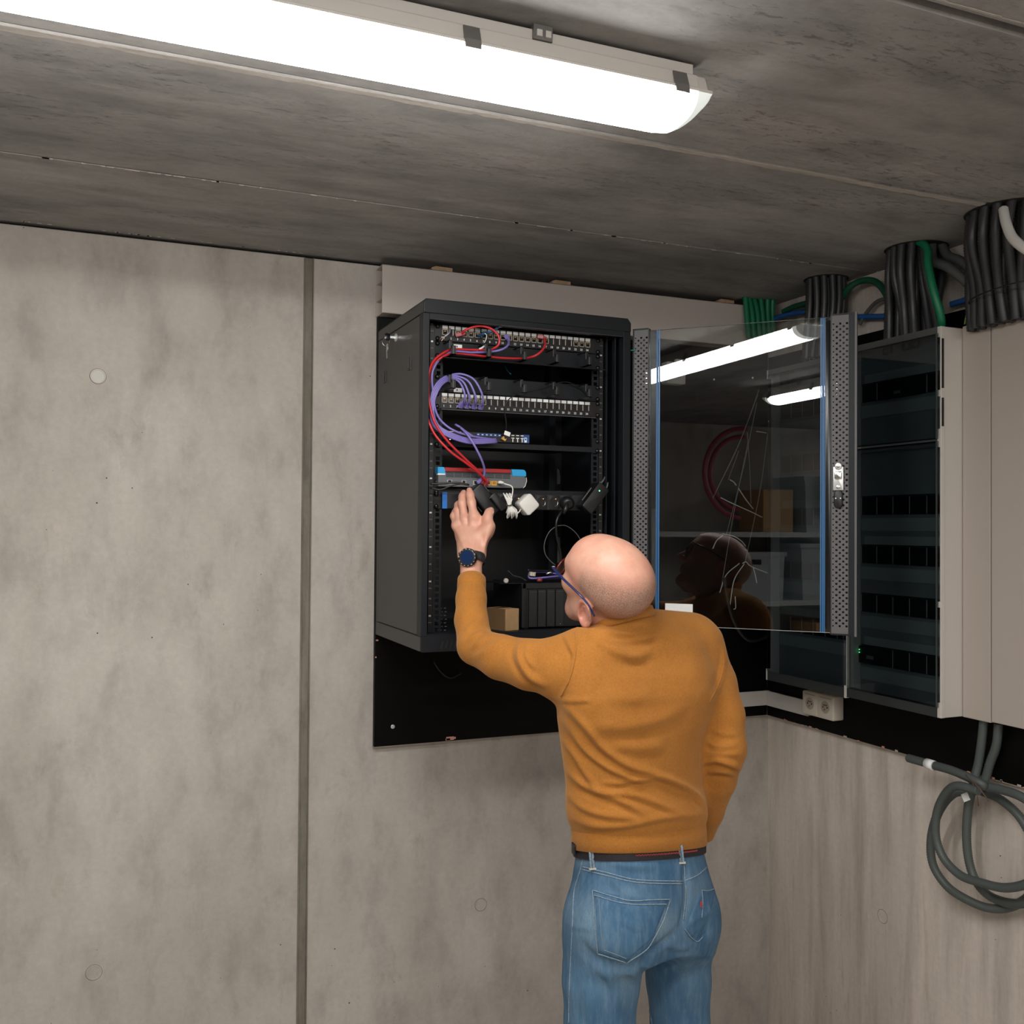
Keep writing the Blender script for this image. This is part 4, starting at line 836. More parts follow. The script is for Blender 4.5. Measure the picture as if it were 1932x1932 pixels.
# purple leads
cable(C((957, 640, -.405), (960, 645, -.425), (956, 654, -.44), (942, 661, -.44), (921, 664, -.425), (890, 665, -.425), (856, 663, -.425), (836, 672, -.42), (822, 688, -.43), (815, 708, -.43), (817, 740, -.43), (822, 775, -.43), (835, 797, -.43), (860, 814, -.44), (895, 824, -.435), (930, 829, -.42)), .0030, PURP, 'purple patch cable from port ten across the upper cable manager to the switch')
PW = [((877, 764), (877, 744), (871, 727), (862, 717), 720), ((886, 765), (885, 745), (876, 723), (864, 714), 717), ((898, 766), (896, 744), (885, 721), (868, 711), 714), ((911, 767), (909, 742), (894, 716), (872, 706), 711)]
for i, (a, b_, c_, d_, cy_) in enumerate(PW):
    o = i * 2.0
    f = .20 + i * .20; L_ = lambda x0_, y0_, x1_, y1_, yy: (x0_ + (x1_ - x0_) * f, y0_ + (y1_ - y0_) * f, yy)
    cable(C((a[0] - 3, a[1], -.405), (a[0], a[1] - 7, -.428), (*b_, -.438), (*c_, -.432), (*d_, -.424), (853, cy_ - 4, -.42), L_(838, 725, 836, 710, -.425), L_(829, 738, 820, 724, -.43), L_(822, 757, 811, 748, -.43), L_(820, 780, 810, 780, -.43), L_(830, 802, 817, 806, -.43), L_(852, 815, 845, 826, -.44), L_(886, 826, 884, 838, -.44), L_(926, 827, 926, 837, -.43), L_(936, 826, 938, 836, -.42)), .0029, PURP, f'purple patch cable from the lower panel\'s port {("three","four","five","six")[i]} curling left down to the switch')
cable(C((930, 831, -.418), (905, 829, -.43), (884, 818, -.425), (868, 806, -.42), (859, 801, -.41)), .0030, PURP, 'purple lead stub that ends in the air above the switch')
cable(C((868, 806, -.43), (882, 820, -.45), (896, 842, -.46), (908, 866, -.455), (914, 885, -.44), (913, 898, -.43), (905, 906, -.42), (900, 911, -.418)), .0030, PURP, 'purple patch cable dropping from the switch to the router')
for i, (px_, py_) in enumerate(((869, 765), (881, 766), (894, 767), (907, 768))): boot(px_, py_, -.405, 1.3, PURP, f'purple plug in the lower patch panel, {("leftmost","second from left","third from left","rightmost")[i]} of four', L=.013)
boot(956, 636, -.405, -1.0, PURP, 'purple plug in port ten of the upper patch panel'); boot(1020, 636, -.405, -.2, mat('red_plug', (.33, .05, .06), .4), 'red plug in port seventeen of the upper patch panel', L=.016)
boot(866, 632, -.405, .2, mat('red_plug'), 'red plug in port four of the upper patch panel', L=.016)
boot(905, 909, -.418, 1.0, PURP, 'purple plug in the router beside two red ones'); boot(911, 911, -.420, 1.3, mat('red_plug'), 'red plug in the router, left of two', L=.014); boot(917, 912, -.420, 1.3, mat('red_plug'), 'red plug in the router, right of two', L=.014)
# cut cable stubs on the upper panel
SLV = mat('foil_sleeve', (.45, .45, .50), .3, .7); WBL = mat('grey_blue_lead', (.12, .14, .24), .4)
def stub(px_, y1, pts, m, r, label, ends=True):
    mb = MB(); pp = spline(C(*pts), .004); mb.tube(pp, r, m, 8); o = tag(mb.build('cable_end'), label, 'cable')
    if ends:
        e = MB(); p = np.array(pp[-1]); d = p - np.array(pp[-3]); d /= np.linalg.norm(d)
        for k, mm in enumerate((mat('wire_orange', (.6, .22, .05), .4), LBL, mat('wire_brown', (.25, .10, .05), .4), LBL)):
            a = k * 1.6; e.tube([p, p + d * .006 + V(math.cos(a), 0, math.sin(a)) * .002, p + d * .012 + V(math.cos(a), -.3, math.sin(a)) * .005], .0008, mm, 5)
        e.build('stripped_wires', o)
stub(0, 0, ((849, 620, -.41), (848, 627, -.42), (843, 632, -.42), (839, 635, -.42)), SLV, .003, 'cut shielded cable end hanging over the first two ports')
stub(0, 0, ((910, 628, -.405), (922, 627, -.425), (934, 622, -.43), (940, 618, -.43)), mat('dark_blue_lead', (.015, .06, .14), .4), .0036, 'cut dark blue cable end pointing up beside the red loop')
stub(0, 0, ((902, 634, -.41), (908, 632, -.42), (914, 629, -.43)), mat('dark_blue_lead'), .0042, 'short dark blue cable piece above port six', False)
m_ = MB(); pp = C((914, 629, -.434), (918, 632, -.436), (917, 640, -.436), (913, 648, -.436)); m_.tube(spline(pp, .003), .0035, LBL, 4, flat=.3); tag(m_.build('cable_flag'), 'white paper flag hanging from the blue cable above the ring', 'label')
stub(0, 0, ((914, 652, -.42), (910, 656, -.42), (904, 659, -.42)), LBL, .0026, 'stripped white cable end lying on the red cables')
# thin black lead with tag down to the switch
cable(C((955, 815, -.42), (955, 795, -.43), (952, 775, -.435), (957, 757, -.44), (975, 744, -.44), (1005, 738, -.43), (1040, 729, -.42), (1055, 722, -.42), (1075, 722, -.41), (1098, 735, -.40), (1110, 748, -.40)), .0015, BCAB, 'thin black lead arching over the lower panel down to the switch')
p = PY(957, 818, -.425); m_ = MB(); m_.frame(p, (.95, 0, -.3), (.3, 0, .95), (0, 1, 0), .0085, .0055, .0006, LBL); tag(m_.build('cable_flag'), 'white tag on the thin black lead just above the switch', 'label')
cable(C((964, 706, -.35), (958, 700, -.34), (952, 690, -.33)), .0018, mat('teal_lead', (.02, .15, .22), .4), 'short teal lead end above the lower cable manager')
for i, (a, b) in enumerate((((860, 610), (905, 600)), ((905, 612), (975, 601)), ((1000, 625), (1060, 618)))):
    cable([PY(a[0], a[1], -.30), PY((a[0] + b[0]) / 2, (a[1] + b[1]) / 2 - 3, -.26), PY(b[0], b[1], -.20)], .0035, (mat('teal_lead'), mat('dk_green_lead', (.01, .08, .05), .5), mat('navy_lead', (.015, .06, .14), .4))[i], ('teal', 'dark green', 'navy')[i] + ' cable in the dark space above the upper patch panel')

# hand-held adapter cluster
def tilt(a): return V(math.cos(a), 0, math.sin(a)), V(-math.sin(a), 0, math.cos(a))
a1, a2 = tilt(math.radians(-48))
t = thing('power_adapter', 'black plug-in power adapter touched by the man\'s hand', 'power adapter', PY(908, 946, -.43))
m_ = MB(); m_.rbox(PY(912, 944, -.426), a1, a2, (0, -1, 0), .044, .022, .021, .010, BLKP); m_.build('housing', t)
m_ = MB(); m_.frame(PY(918, 922, -.4475), a1, a2, (0, -1, 0), .010, .0006, .0006, GREYS); m_.frame(PY(905, 961, -.4475), a1, a2, (0, -1, 0), .008, .0005, .0006, GREYS); m_.build('moulded_line', t)
t = thing('power_adapter', 'narrow black adapter stick between the held adapter and the white one', 'power adapter', PY(936, 947, -.43))
m_ = MB(); m_.rbox(PY(936, 947, -.440), a1, a2, (0, -1, 0), .026, .0105, .017, .006, BLKP); m_.build('housing', t); m_ = MB(); m_.frame(PY(927, 937, -.458), a2, a1, (0, -1, 0), .0065, .0006, .0006, GREYS); m_.build('moulded_line', t)
t = thing('power_adapter', 'white rounded square power adapter plugged into the strip', 'power adapter', PY(996, 951, -.40))
b1, b2 = tilt(math.radians(42)); m_ = MB(); m_.rbox(PY(994, 952, -.422), b1, b2, (0, -1, 0), .0225, .0225, .0185, .008, WHITEP); m_.build('housing', t)
pts = [PY(945, 910, -.425), PY(953, 913, -.43), PY(966, 918, -.435), PY(967, 930, -.435), PY(962, 950, -.44), PY(955, 968, -.435)]
cable(pts, .0017, WCAB, 'white power lead from the router down to its tied coil')
for i in range(7):
    o = i * 1.8; cable(C((950 + o, 931 + (i % 3) * 3, -.43 - .003 * (i % 3)), (955 + o, 942, -.44), (961 + (i - 3) * .8, 952, -.438), (958 + o * 1.3, 966, -.44 - .002 * i), (957 + o * 1.6, 978 - (i % 3) * 3, -.43), (966 + o * .8, 962, -.428), (960 + (3 - i), 948, -.43), (953 + o * 1.2, 935, -.426), (950 + o, 931 + (i % 3) * 3, -.43)), .0017, WCAB, 'white lead strand in the tied coil beside the white adapter', 'white coiled lead strands')
m_ = MB(); m_.tube(spline(C((953, 951, -.443), (961, 954, -.447), (969, 950, -.443), (972, 945, -.435)), .003), .0015, BLKP, 6); tag(m_.build('cable_tie'), 'black tie around the white coiled power lead', 'cable tie')
cable(C((972, 972, -.43), (980, 965, -.425), (983, 958, -.42)), .0018, WCAB, 'white lead joining the coil to the white adapter')
m_ = MB(); m_.tube([PY(940, 911, -.415), PY(944, 910, -.430), PY(950, 911, -.432)], [.0045, .0045, .003], WCAB, 12); tag(m_.build('cable_plug'), 'white barrel plug in the router\'s power jack', 'plug')
# plug and brick on the right
t = thing('mains_plug', 'black angled mains plug in the power strip\'s last socket', 'plug', PY(1069, 949, -.41)); m_ = MB(); x = PY(1069, 949, -.41)
m_.tube([x + V(0, .006, 0), x, x + V(0, -.012, -.002), x + V(-.002, -.018, -.004)], [.0185, .0185, .017, .010], BLKP, 24); m_.tube([x + V(-.004, -.010, 0), x + V(-.010, -.014, -.018), x + V(-.016, -.014, -.030)], [.008, .0065, .004], BLKP, 12); m_.build('housing', t)
cable(C((1060, 965, -.42), (1052, 977, -.425), (1049, 993, -.425), (1051, 1015, -.42), (1057, 1040, -.41), (1058, 1058, -.40), (1052, 1072, -.395), (1046, 1078, -.395)), .0033, BCAB, 'thick black mains cable hanging from the angled plug', name='mains_cable')
cable(C((1050, 992, -.40), (1036, 1004, -.395), (1027, 1026, -.39), (1029, 1046, -.39), (1040, 1060, -.39), (1048, 1066, -.39)), .0012, GREYC, 'thin dark lead bowing left of the mains cable', name='lead')
cable(C((1052, 992, -.39), (1068, 992, -.385), (1086, 1005, -.385), (1098, 1025, -.385), (1105, 1050, -.39)), .0012, GREYC, 'thin dark lead arching right towards the man\'s head', name='lead')
c1, c2 = tilt(math.radians(51)); t = thing('power_adapter', 'large black power adapter with a green light at the strip\'s right end', 'power adapter', PY(1118, 938, -.42))
m_ = MB(); m_.rbox(PY(1118, 940, -.432), c1, c2, (0, -1, 0), .043, .0185, .020, .005, BLKP); m_.build('housing', t)
m_ = MB(); m_.disc(PY(1131, 926, -.4525), (0, -1, 0), .0017, .0006, LED, 10); m_.build('status_light', t); m_ = MB(); m_.frame(PY(1107, 932, -.4522), c1, c2, (0, -1, 0), .022, .0012, .0008, GREYS); m_.build('moulded_line', t)
m_ = MB(); m_.tube(spline(C((1134, 912, -.43), (1139, 905, -.43), (1141, 900, -.42)), .003), .0022, GREYC, 8); m_.tube(spline(C((1143, 925, -.42), (1146, 916, -.42), (1147, 910, -.42)), .003), .002, GREYC, 8); tag(m_.build('lead'), 'short dark leads at the top of the large black adapter', 'cable')
# black leads at the left beside the router
cable(C((812, 913, -.435), (835, 912, -.44), (862, 911, -.45), (885, 915, -.455)), .0028, BCAB, 'thick black lead running level from the rack edge to the held adapter', name='lead')
cable(C((812, 920, -.43), (830, 924, -.44), (850, 917, -.445), (872, 912, -.45)), .002, BCAB, 'thin black lead sagging beside the router', name='lead')

# storage unit, box and oddments on the cabinet floor
ZF = 1.4465
t = thing('storage_server', 'black four-bay network storage unit at the bottom of the rack', 'storage unit', (-1.0, -.30, ZF))
xa, xb = -1.105, -.905; yf_ = -.392; zt = 1.5705
m_ = MB(); m_.box((xa, yf_ + .004, ZF + .003), (xb, -.18, zt), BLKP); m_.box((xa, yf_, ZF + .003), (xa + .012, yf_ + .004, zt), BLKP); m_.box((xa, yf_, zt - .016), (xb, yf_ + .004, zt), BLKP); m_.build('housing', t, bevel=.002)
BAY = mat('bay_black', (.016, .017, .018), .4)
for i in range(5):
    a = xa + .0195 + i * .0265; 
    if i == 4: continue
    b = MB(); b.box((a, yf_ - .002, ZF + .006), (a + .0225, yf_ + .004, zt - .019), BAY); b.box((a + .0005, yf_ - .0026, zt - .024), (a + .022, yf_ - .002, zt - .0235), GREYS); bo = b.build('drive_bay', t, bevel=.0012)
    b = MB(); b.disc((a + .013, yf_ - .0021, ZF + .012), (0, -1, 0), .0009, .0006, CHROME, 8); b.build('bay_light', bo)
for dx in (.01, .18): f_ = MB(); f_.box((xa + dx, yf_ + .01, ZF), (xa + dx + .012, yf_ + .03, ZF + .003), BLKP); f_.build('foot', t)
t = thing('cardboard_box', 'small brown cardboard box closed with tape on the rack floor', 'box', (-1.16, -.39, ZF))
A = PY(955, 1188, -.415)[:2]; d1 = V(.94, .34); d1 /= np.linalg.norm(d1); d2 = V(-.34, .94); d2 /= np.linalg.norm(d2); hB = .0575
fp = [A, A + d1 * .046, A + d1 * .046 + d2 * .078, A + d2 * .078]
m_ = MB(); m_.prism([tuple(q) for q in fp], 2, ZF, ZF + hB, CARD); bo = m_.build('carton', t, bevel=.001)
m_ = MB(); c_ = A + d2 * .0405 - d1 * .0004; m_.frame((*c_, ZF + hB / 2), (*d2, 0), (0, 0, 1), (*d1, 0), .0365, hB / 2, .0003, TAPE); m_.frame((*(A + d2 * .047 + d1 * .023), ZF + hB + .0003), (*d2, 0), (*d1, 0), (0, 0, 1), .013, .022, .0003, TAPE); m_.build('tape', bo)
# tangle on the storage unit
ZN = zt
def N(px_, py_, y): return PY(px_, py_, y)
for i in range(5):
    dy = i * .006; o = i * 1.0
    cable([V(*q) for q in (N(1062, 1086 + o, -.37 + dy), N(1040, 1088 + o * .9, -.375 + dy), N(1012, 1091 + o * .5, -.378 + dy), N(998, 1090 - o, -.37 + dy), N(1002, 1081 - o * .4, -.35 + dy), N(1025, 1079 + o * .3, -.345 + dy), N(1058, 1084, -.35 + dy))], .0026, PURP, 'purple lead strand of the coil lying on the storage unit', 'purple coil strands on the storage unit', name='coiled_lead')
m_ = MB(); p = N(1018, 1096 - 2, -.387); m_.cyl(p - V(.006, 0, 0), p + V(.006, 0, .0), .0048, mat('red_plug'), 12); tag(m_.build('cable_sleeve'), 'red sleeve on the purple coil on the storage unit', 'cable sleeve')
m_ = MB(); p = N(1004, 1083, -.372); m_.frame(p, (.98, 0, -.1), (0, 1, 0), (.1, 0, .98), .008, .005, .0055, mat('clear_plug', (.5, .46, .38), .2)); 
for k in range(4): m_.box((p[0] - .006 + k * .003, p[1] - .0056, p[2] - .004), (p[0] - .0045 + k * .003, p[1] - .005, p[2] + .003), GOLD if k % 2 else LBL)
tag(m_.build('cable_plug', bevel=.0008), 'clear network plug lying on the purple coil', 'plug')
m_ = MB(); p = N(955, 1089, -.40); p[2] = ZN + .004; 
m_.tube([p + V(0, .006, .004), p + V(0, -.002, .004), p + V(0, -.003, .004)], [.0065, .0065, .004], SKIRT, 20); tag(m_.build('round_knob'), 'small round grey disc at the storage unit\'s left end', 'disc')
m_ = MB(); m_.box((-1.165, yf_ + .012, ZN - .0015), (xa + .002, -.25, ZN + .0003), BLKP); tag(m_.build('rack_plate'), 'thin black plate sticking out left of the storage unit\'s top', 'plate')
m_ = MB(); pp = [N(958, 1077, -.39), N(968, 1086, -.39), N(980, 1089, -.388), N(992, 1095, -.386)]; m_.tube(spline(pp, .004), [.0055] * len(spline(pp, .004)), mat('dark_strap', (.035, .038, .04), .5), 6, flat=.35); tag(m_.build('velcro_strap'), 'dark fabric strap hanging over the storage unit\'s left top edge', 'strap')
cable([N(995, 1076, -.36), N(1030, 1077, -.35), N(1060, 1080, -.35)], .003, BCAB, 'black lead lying behind the purple coil', name='lead')
m_ = MB(); m_.tube([N(1030, 1083, -.385), N(1038, 1080, -.385), N(1042, 1080, -.385)], [.002, .0032, .0038], CHROME, 10); tag(m_.build('lead_connector'), 'bright metal connector on top of the purple coil', 'connector')

# under the rack
p = PY(806, 1238, -.12); m_ = MB(); m_.rbox((p[0], -.085, 1.385), (1, 0, 0), (0, 0, 1), (0, -1, 0), .020, .0185, .065, .006, SKIRT); tag(m_.build('wall_socket'), 'grey surface socket peeking out under the rack\'s front left corner', 'socket')
m_ = MB(); p = PY(833, 1238, -.12); m_.rbox((p[0], -.085, 1.385), (1, 0, 0), (0, 0, 1), (0, -1, 0), .008, .0185, .065, .004, SKIRT); m_.box((p[0] + .010, -.15, 1.392), (p[0] + .10, -.02, 1.404), SKIRT); tag(m_.build('mini_trunking'), 'grey trunking piece under the rack right of the small socket', 'trunking')
cable([PY(818, 1248, -.03), PY(832, 1268, -.03), PY(850, 1279, -.03), PY(870, 1270, -.03)], .0022, BCAB, 'black lead looping on the board under the rack', name='lead')

# leads and cable ties on the board behind the glass
YL = -.035
def strand(a, b, m_mat, r=.0011, bend=2, lab=''):
    return cable([PY(a[0], a[1], YL), PY((a[0] + b[0]) / 2 + bend, (a[1] + b[1]) / 2, YL), PY(b[0], b[1], YL)], r, m_mat, lab, name='hanging_lead')
GL = mat('grey_lead', (.20, .20, .19), .4)
for i, (a, b, bd) in enumerate((((1432, 735), (1345, 940), 6), ((1430, 745), (1352, 925), 4), ((1428, 760), (1370, 1010), 3), ((1412, 830), (1362, 1100), -2), ((1394, 850), (1374, 905), 0), ((1452, 790), (1406, 1060), 5), ((1410, 815), (1417, 950), 1))):
    strand(a, b, GL, bend=bd, lab=('grey lead hanging behind the glass door, ' + ('leftmost', 'second from left', 'the long one in the middle', 'the faint long one', 'the short one', 'rightmost and brightest', 'the one slanting right')[i]))
for i, pts in enumerate((((1377, 905), (1385, 910), (1389, 916)), ((1427, 814), (1435, 815), (1446, 817)), ((1393, 921), (1407, 942), (1421, 960)), ((1360, 939), (1380, 949), (1420, 967), (1438, 976)), ((1363, 1007), (1385, 1012), (1400, 1022), (1407, 1031)), ((1401, 1063), (1408, 1060), (1416, 1068), (1445, 1080), (1474, 1090)), ((1421, 1070), (1425, 1085), (1428, 1100)), ((1358, 1118), (1370, 1085), (1395, 1063)), ((1377, 1145), (1385, 1095), (1404, 1064)), ((1345, 1035), (1352, 1020), (1364, 1010)), ((1387, 1125), (1388, 1147), (1384, 1149)))):
    cable([PY(a, b, YL - .012) for a, b in pts], .0016, TIE, 'white cable tie tail behind the glass door, ' + ('short upper left', 'small topmost', 'pointing down right in the middle', 'long almost level in the middle', 'curling at mid height', 'longest running to the right', 'short one under the long lower tie', 'long one curving down left', 'long one next to it curving down', 'short one at mid left', 'hook-shaped lowest one')[i], name='cable_tie', cat='cable tie', n=6)
cable([PY(1366, 1090, -.05), PY(1372, 1130, -.05), PY(1385, 1175, -.05), PY(1410, 1207, -.05), PY(1440, 1205, -.05), PY(1460, 1190, -.05)], .006, BCAB, 'black conduit loop hanging below the glass door\'s lower edge', name='conduit', cat='conduit')
# ================================================================== BACK OF THE ROOM (mirrored in the glass door)
def mirrored(px, py, X):
    r = ray(px, py); P0 = DP(px, py); d = r - 2 * (r @ DN) * DN; return P0 + d * (X - P0[0]) / d[0]
def shelving(x0, x1, y0, y1, zs, label):
    t = thing('metal_shelving', label, 'shelving', ((x0 + x1) / 2, (y0 + y1) / 2, 0))
    for x in (x0, x1):
        for y in (y0, y1):
            m = MB(); m.box((x - .018, y - .018, 0), (x + .018, y + .018, zs[-1] + .15), GALV); m.build('upright', t)
    for z in zs: m = MB(); m.box((x0, y0, z - .035), (x1, y1, z), GALV); m.build('shelf', t)
shelving(-4.62, -4.15, -4.45, -2.35, (.25, .80, 1.22, 1.70), 'galvanised metal shelving against the far left wall, seen mirrored in the glass door')
def crate(x0, x1, y0, y1, z0, z1, label, m=CRATE):
    t = thing('storage_crate', label, 'crate', ((x0 + x1) / 2, (y0 + y1) / 2, z0))
    b = MB(); b.prism([(y0 + .02, z0), (y1 - .02, z0), (y1 - .005, z1 - .02), (y0 + .005, z1 - .02)], 0, x0, x1, m); b.build('body', t)
    b = MB(); b.box((x0 - .008, y0 - .008, z1 - .03), (x1 + .008, y1 + .008, z1), m); b.build('rim', t)
    b = MB(); b.box((x1, (y0 + y1) / 2 - .06, z1 - .085), (x1 + .002, (y0 + y1) / 2 + .06, z1 - .05), SLOT); b.build('hand_hold', t)
crate(-4.55, -4.18, -3.42, -2.90, 1.2202, 1.56, 'grey storage crate on the shelf below the white-tagged cable ties\' reflection')
crate(-4.55, -4.18, -4.2, -3.58, 1.7002, 2.1, 'grey storage crate on the top shelf of the metal shelving')
crate(-4.55, -4.18, -4.3, -3.55, 1.2202, 1.62, 'wide grey storage crate at the right end of the middle shelf')
for i, (y0, y1, z0, h, lab) in enumerate(((-3.5, -3.25, 1.7002, .30, 'brown cardboard box standing on the top shelf of the metal shelving'), (-4.25, -3.7, .8002, .25, 'wide brown cardboard box on the second lowest shelf'), (-3.1, -2.5, .8002, .28, 'brown cardboard box at the left of the second lowest shelf'))):
    m = MB(); m.box((-4.5, y0, z0), (-4.2, y1, z0 + h), CARD); o = tag(m.build('cardboard_box', bevel=.003), lab, 'box'); m = MB(); m.box((-4.5, (y0 + y1) / 2 - .025, z0 + h), (-4.2, (y0 + y1) / 2 + .025, z0 + h + .0008), TAPE); m.build('tape', o)
m = MB(); m.box((-4.14, -4.05, 1.86), (-4.10, -3.72, 2.44), BEIGE); o = tag(m.build('hanging_board', bevel=.002), 'pale beige panel fixed high in front of the shelving, mirrored at the door\'s right', 'panel')
m = MB(); m.box((-4.12, -4.02, 2.44), (-4.115, -4.0, H), GALV); m.box((-4.12, -3.78, 2.44), (-4.115, -3.76, H), GALV); m.build('hanger', o)
hc = mirrored(1398, 893, -4.0)
for rr, lab in ((.30, 'outer'), (.245, 'inner')):
    m = MB(); m.tube([V(hc[0] + (.02 if rr > .28 else 0), hc[1] - rr * math.cos(a + math.pi), hc[2] + rr * math.sin(a)) for a in np.linspace(math.radians(-85), math.radians(95), 40)], .016, HOSE, 10); tag(m.build('hose'), f'magenta hose loop hanging before the shelving, the {lab} of two', 'hose')
# ================================================================== PERSON
def nets(fn, lo, hi, h):
    lo = np.array(lo); n = np.ceil((np.array(hi) - lo) / h).astype(int) + 1
    ax = [lo[i] + h * np.arange(n[i]) for i in range(3)]
    X, Y, Z = np.meshgrid(*[a.astype(np.float32) for a in ax], indexing='ij'); G = fn(X, Y, Z).astype(np.float32); S = G < 0
    c = [slice(None, -1), slice(1, None)]; acc = np.zeros((*[k - 1 for k in n], 3), np.float32); cnt = np.zeros([k - 1 for k in n], np.float32)
    offs = [(i, j, k) for i in (0, 1) for j in (0, 1) for k in (0, 1)]
    for a in offs:
        for d in range(3):
            if a[d]: continue
            b = list(a); b[d] = 1; ga = G[c[a[0]], c[a[1]], c[a[2]]]; gb = G[c[b[0]], c[b[1]], c[b[2]]]
            cr = (ga < 0) != (gb < 0); t = np.where(cr, ga / np.where(cr, ga - gb, 1), 0)
            for e in range(3): acc[..., e] += np.where(cr, a[e] + (t if e == d else 0), 0)
            cnt += cr
    m = cnt > 0; idx = -np.ones(m.shape, np.int64); idx[m] = np.arange(m.sum()); cell = np.argwhere(m)
    verts = lo + h * (cell + acc[m] / cnt[m][:, None]); quads = []
    for d in range(3):
        e, f = [(1, 2), (2, 0), (0, 1)][d]
        sl0 = [slice(1, -1)] * 3; sl0[d] = slice(0, -1); sl1 = list(sl0); sl1[d] = slice(1, None)
        a = S[tuple(sl0)]; b = S[tuple(sl1)]; pos = np.argwhere(a != b); off = np.array([1, 1, 1]); off[d] = 0; pos = pos + off; flip = b[a != b]
        ue = np.zeros(3, int); ue[e] = 1; uf = np.zeros(3, int); uf[f] = 1
        g = lambda q: idx[q[:, 0], q[:, 1], q[:, 2]]
        Q = np.stack([g(pos - ue - uf), g(pos - uf), g(pos), g(pos - ue)], 1); Q[flip] = Q[flip][:, ::-1]; quads.append(Q)
    Q = np.concatenate(quads); Q = Q[(Q >= 0).all(1)]
    return verts, Q
def laplace(v, q, it, lam=0.5):
    E = np.concatenate([q[:, [0, 1]], q[:, [1, 2]], q[:, [2, 3]], q[:, [3, 0]]]); n = len(v); deg = np.bincount(E[:, 0], minlength=n) + np.bincount(E[:, 1], minlength=n)
    for _ in range(it):
        s = np.stack([np.bincount(E[:, 0], v[E[:, 1], k], n) + np.bincount(E[:, 1], v[E[:, 0], k], n) for k in range(3)], 1)
        v = v + lam * (s / np.maximum(deg, 1)[:, None] - v)
    return v
def vnormals(v, q):
    n = np.cross(v[q[:, 2]] - v[q[:, 0]], v[q[:, 3]] - v[q[:, 1]]); N_ = np.zeros_like(v)
    for k in range(4): np.add.at(N_, q[:, k], n)
    return N_ / (np.linalg.norm(N_, axis=1)[:, None] + 1e-12)
def to_obj(name, v, q, m, parent, attrs=None):
    me = bpy.data.meshes.new(name); me.vertices.add(len(v)); me.vertices.foreach_set('co', np.asarray(v, np.float32).ravel())
    me.loops.add(len(q) * 4); me.loops.foreach_set('vertex_index', q.ravel().astype(np.int32)); me.polygons.add(len(q))
    me.polygons.foreach_set('loop_start', np.arange(len(q), dtype=np.int32) * 4); me.polygons.foreach_set('loop_total', np.full(len(q), 4, np.int32))
    me.update(calc_edges=True); me.validate(); me.polygons.foreach_set('use_smooth', np.ones(len(me.polygons), bool)); me.materials.append(m)
    for k, a in (attrs or {}).items(): at = me.attributes.new(k, 'FLOAT', 'POINT'); at.data.foreach_set('value', np.asarray(a, np.float32))
    o = bpy.data.objects.new(name, me); sc.collection.objects.link(o)
    if parent is not None: o.parent = parent; o.matrix_parent_inverse = parent.matrix_world.inverted()
    return o
def cone(X, Y, Z, a, b, ra, rb):
    a = np.array(a); b = np.array(b); ba = b - a; L = ba @ ba
    px, py, pz = X - a[0], Y - a[1], Z - a[2]; h = np.clip((px * ba[0] + py * ba[1] + pz * ba[2]) / L, 0, 1)
    return np.sqrt((px - h * ba[0]) ** 2 + (py - h * ba[1]) ** 2 + (pz - h * ba[2]) ** 2) - (ra + (rb - ra) * h)
def ell(X, Y, Z, c, r, ax=None):
    px, py, pz = X - c[0], Y - c[1], Z - c[2]
    if ax is not None: px, py, pz = (px * a[0] + py * a[1] + pz * a[2] for a in ax)
    k0 = np.sqrt((px / r[0]) ** 2 + (py / r[1]) ** 2 + (pz / r[2]) ** 2); k1 = np.sqrt((px / r[0] ** 2) ** 2 + (py / r[1] ** 2) ** 2 + (pz / r[2] ** 2) ** 2)
    return k0 * (k0 - 1) / (k1 + 1e-6)
def smin(a, b, k): h = np.maximum(k - np.abs(a - b), 0) / k; return np.minimum(a, b) - h * h * k * .25
def smax(a, b, k): return -smin(-a, -b, k)
FW = -RM[:, 2]
BF = V(-.19, .98, 0); BF /= np.linalg.norm(BF); BR = V(BF[1], -BF[0], 0)      # body: facing, its right
def chain(X, Y, Z, pts, d=None, k=.02):
    e = None
    for (a, ra), (b, rb) in zip(pts[:-1], pts[1:]):
        c = cone(X, Y, Z, a, b, ra, rb); e = c if e is None else smin(e, c, .010)
    return e if d is None else smin(d, e, k)
def tilted(X, Y, Z):        # the hem rides up at the back: levels lean below the ribs
    c = P(1206, 1590, 2.2); w_ = np.clip((1.27 - Z) / .17, 0, 1); w_ = w_ * w_ * (3 - 2 * w_)
    return (Z + w_ * (.11 * ((X - c[0]) * BR[0] + (Y - c[1]) * BR[1]) + .19 * ((X - c[0]) * BF[0] + (Y - c[1]) * BF[1]))).astype(np.float32)
ZS_ = lambda px, z: P(px, 997 + (1.72 - z) * F / 2.2, 2.2)
def loft(X, Y, Z, secs, e=2.3):       # secs: (centre, half width, half depth), any order
    secs = sorted(secs, key=lambda s: s[0][2]); zz = np.array([s[0][2] for s in secs])
    it = lambda k: np.interp(Z, zz, np.array(k)).astype(np.float32)
    cx, cy, a, b = it([s[0][0] for s in secs]), it([s[0][1] for s in secs]), it([s[1] for s in secs]), it([s[2] for s in secs])
    u = np.abs((X - cx) * BR[0] + (Y - cy) * BR[1]) / a; v = np.abs((X - cx) * BF[0] + (Y - cy) * BF[1]) / b
    rho = (u ** e + v ** e) ** (1 / e); d = (rho - 1) * np.minimum(a, b) * (0.5 + 0.5 * np.minimum(a, b) / np.maximum(a, b) + .2)
    return np.maximum(d, np.maximum(zz[0] - Z, Z - zz[-1]))
PD = 2.2
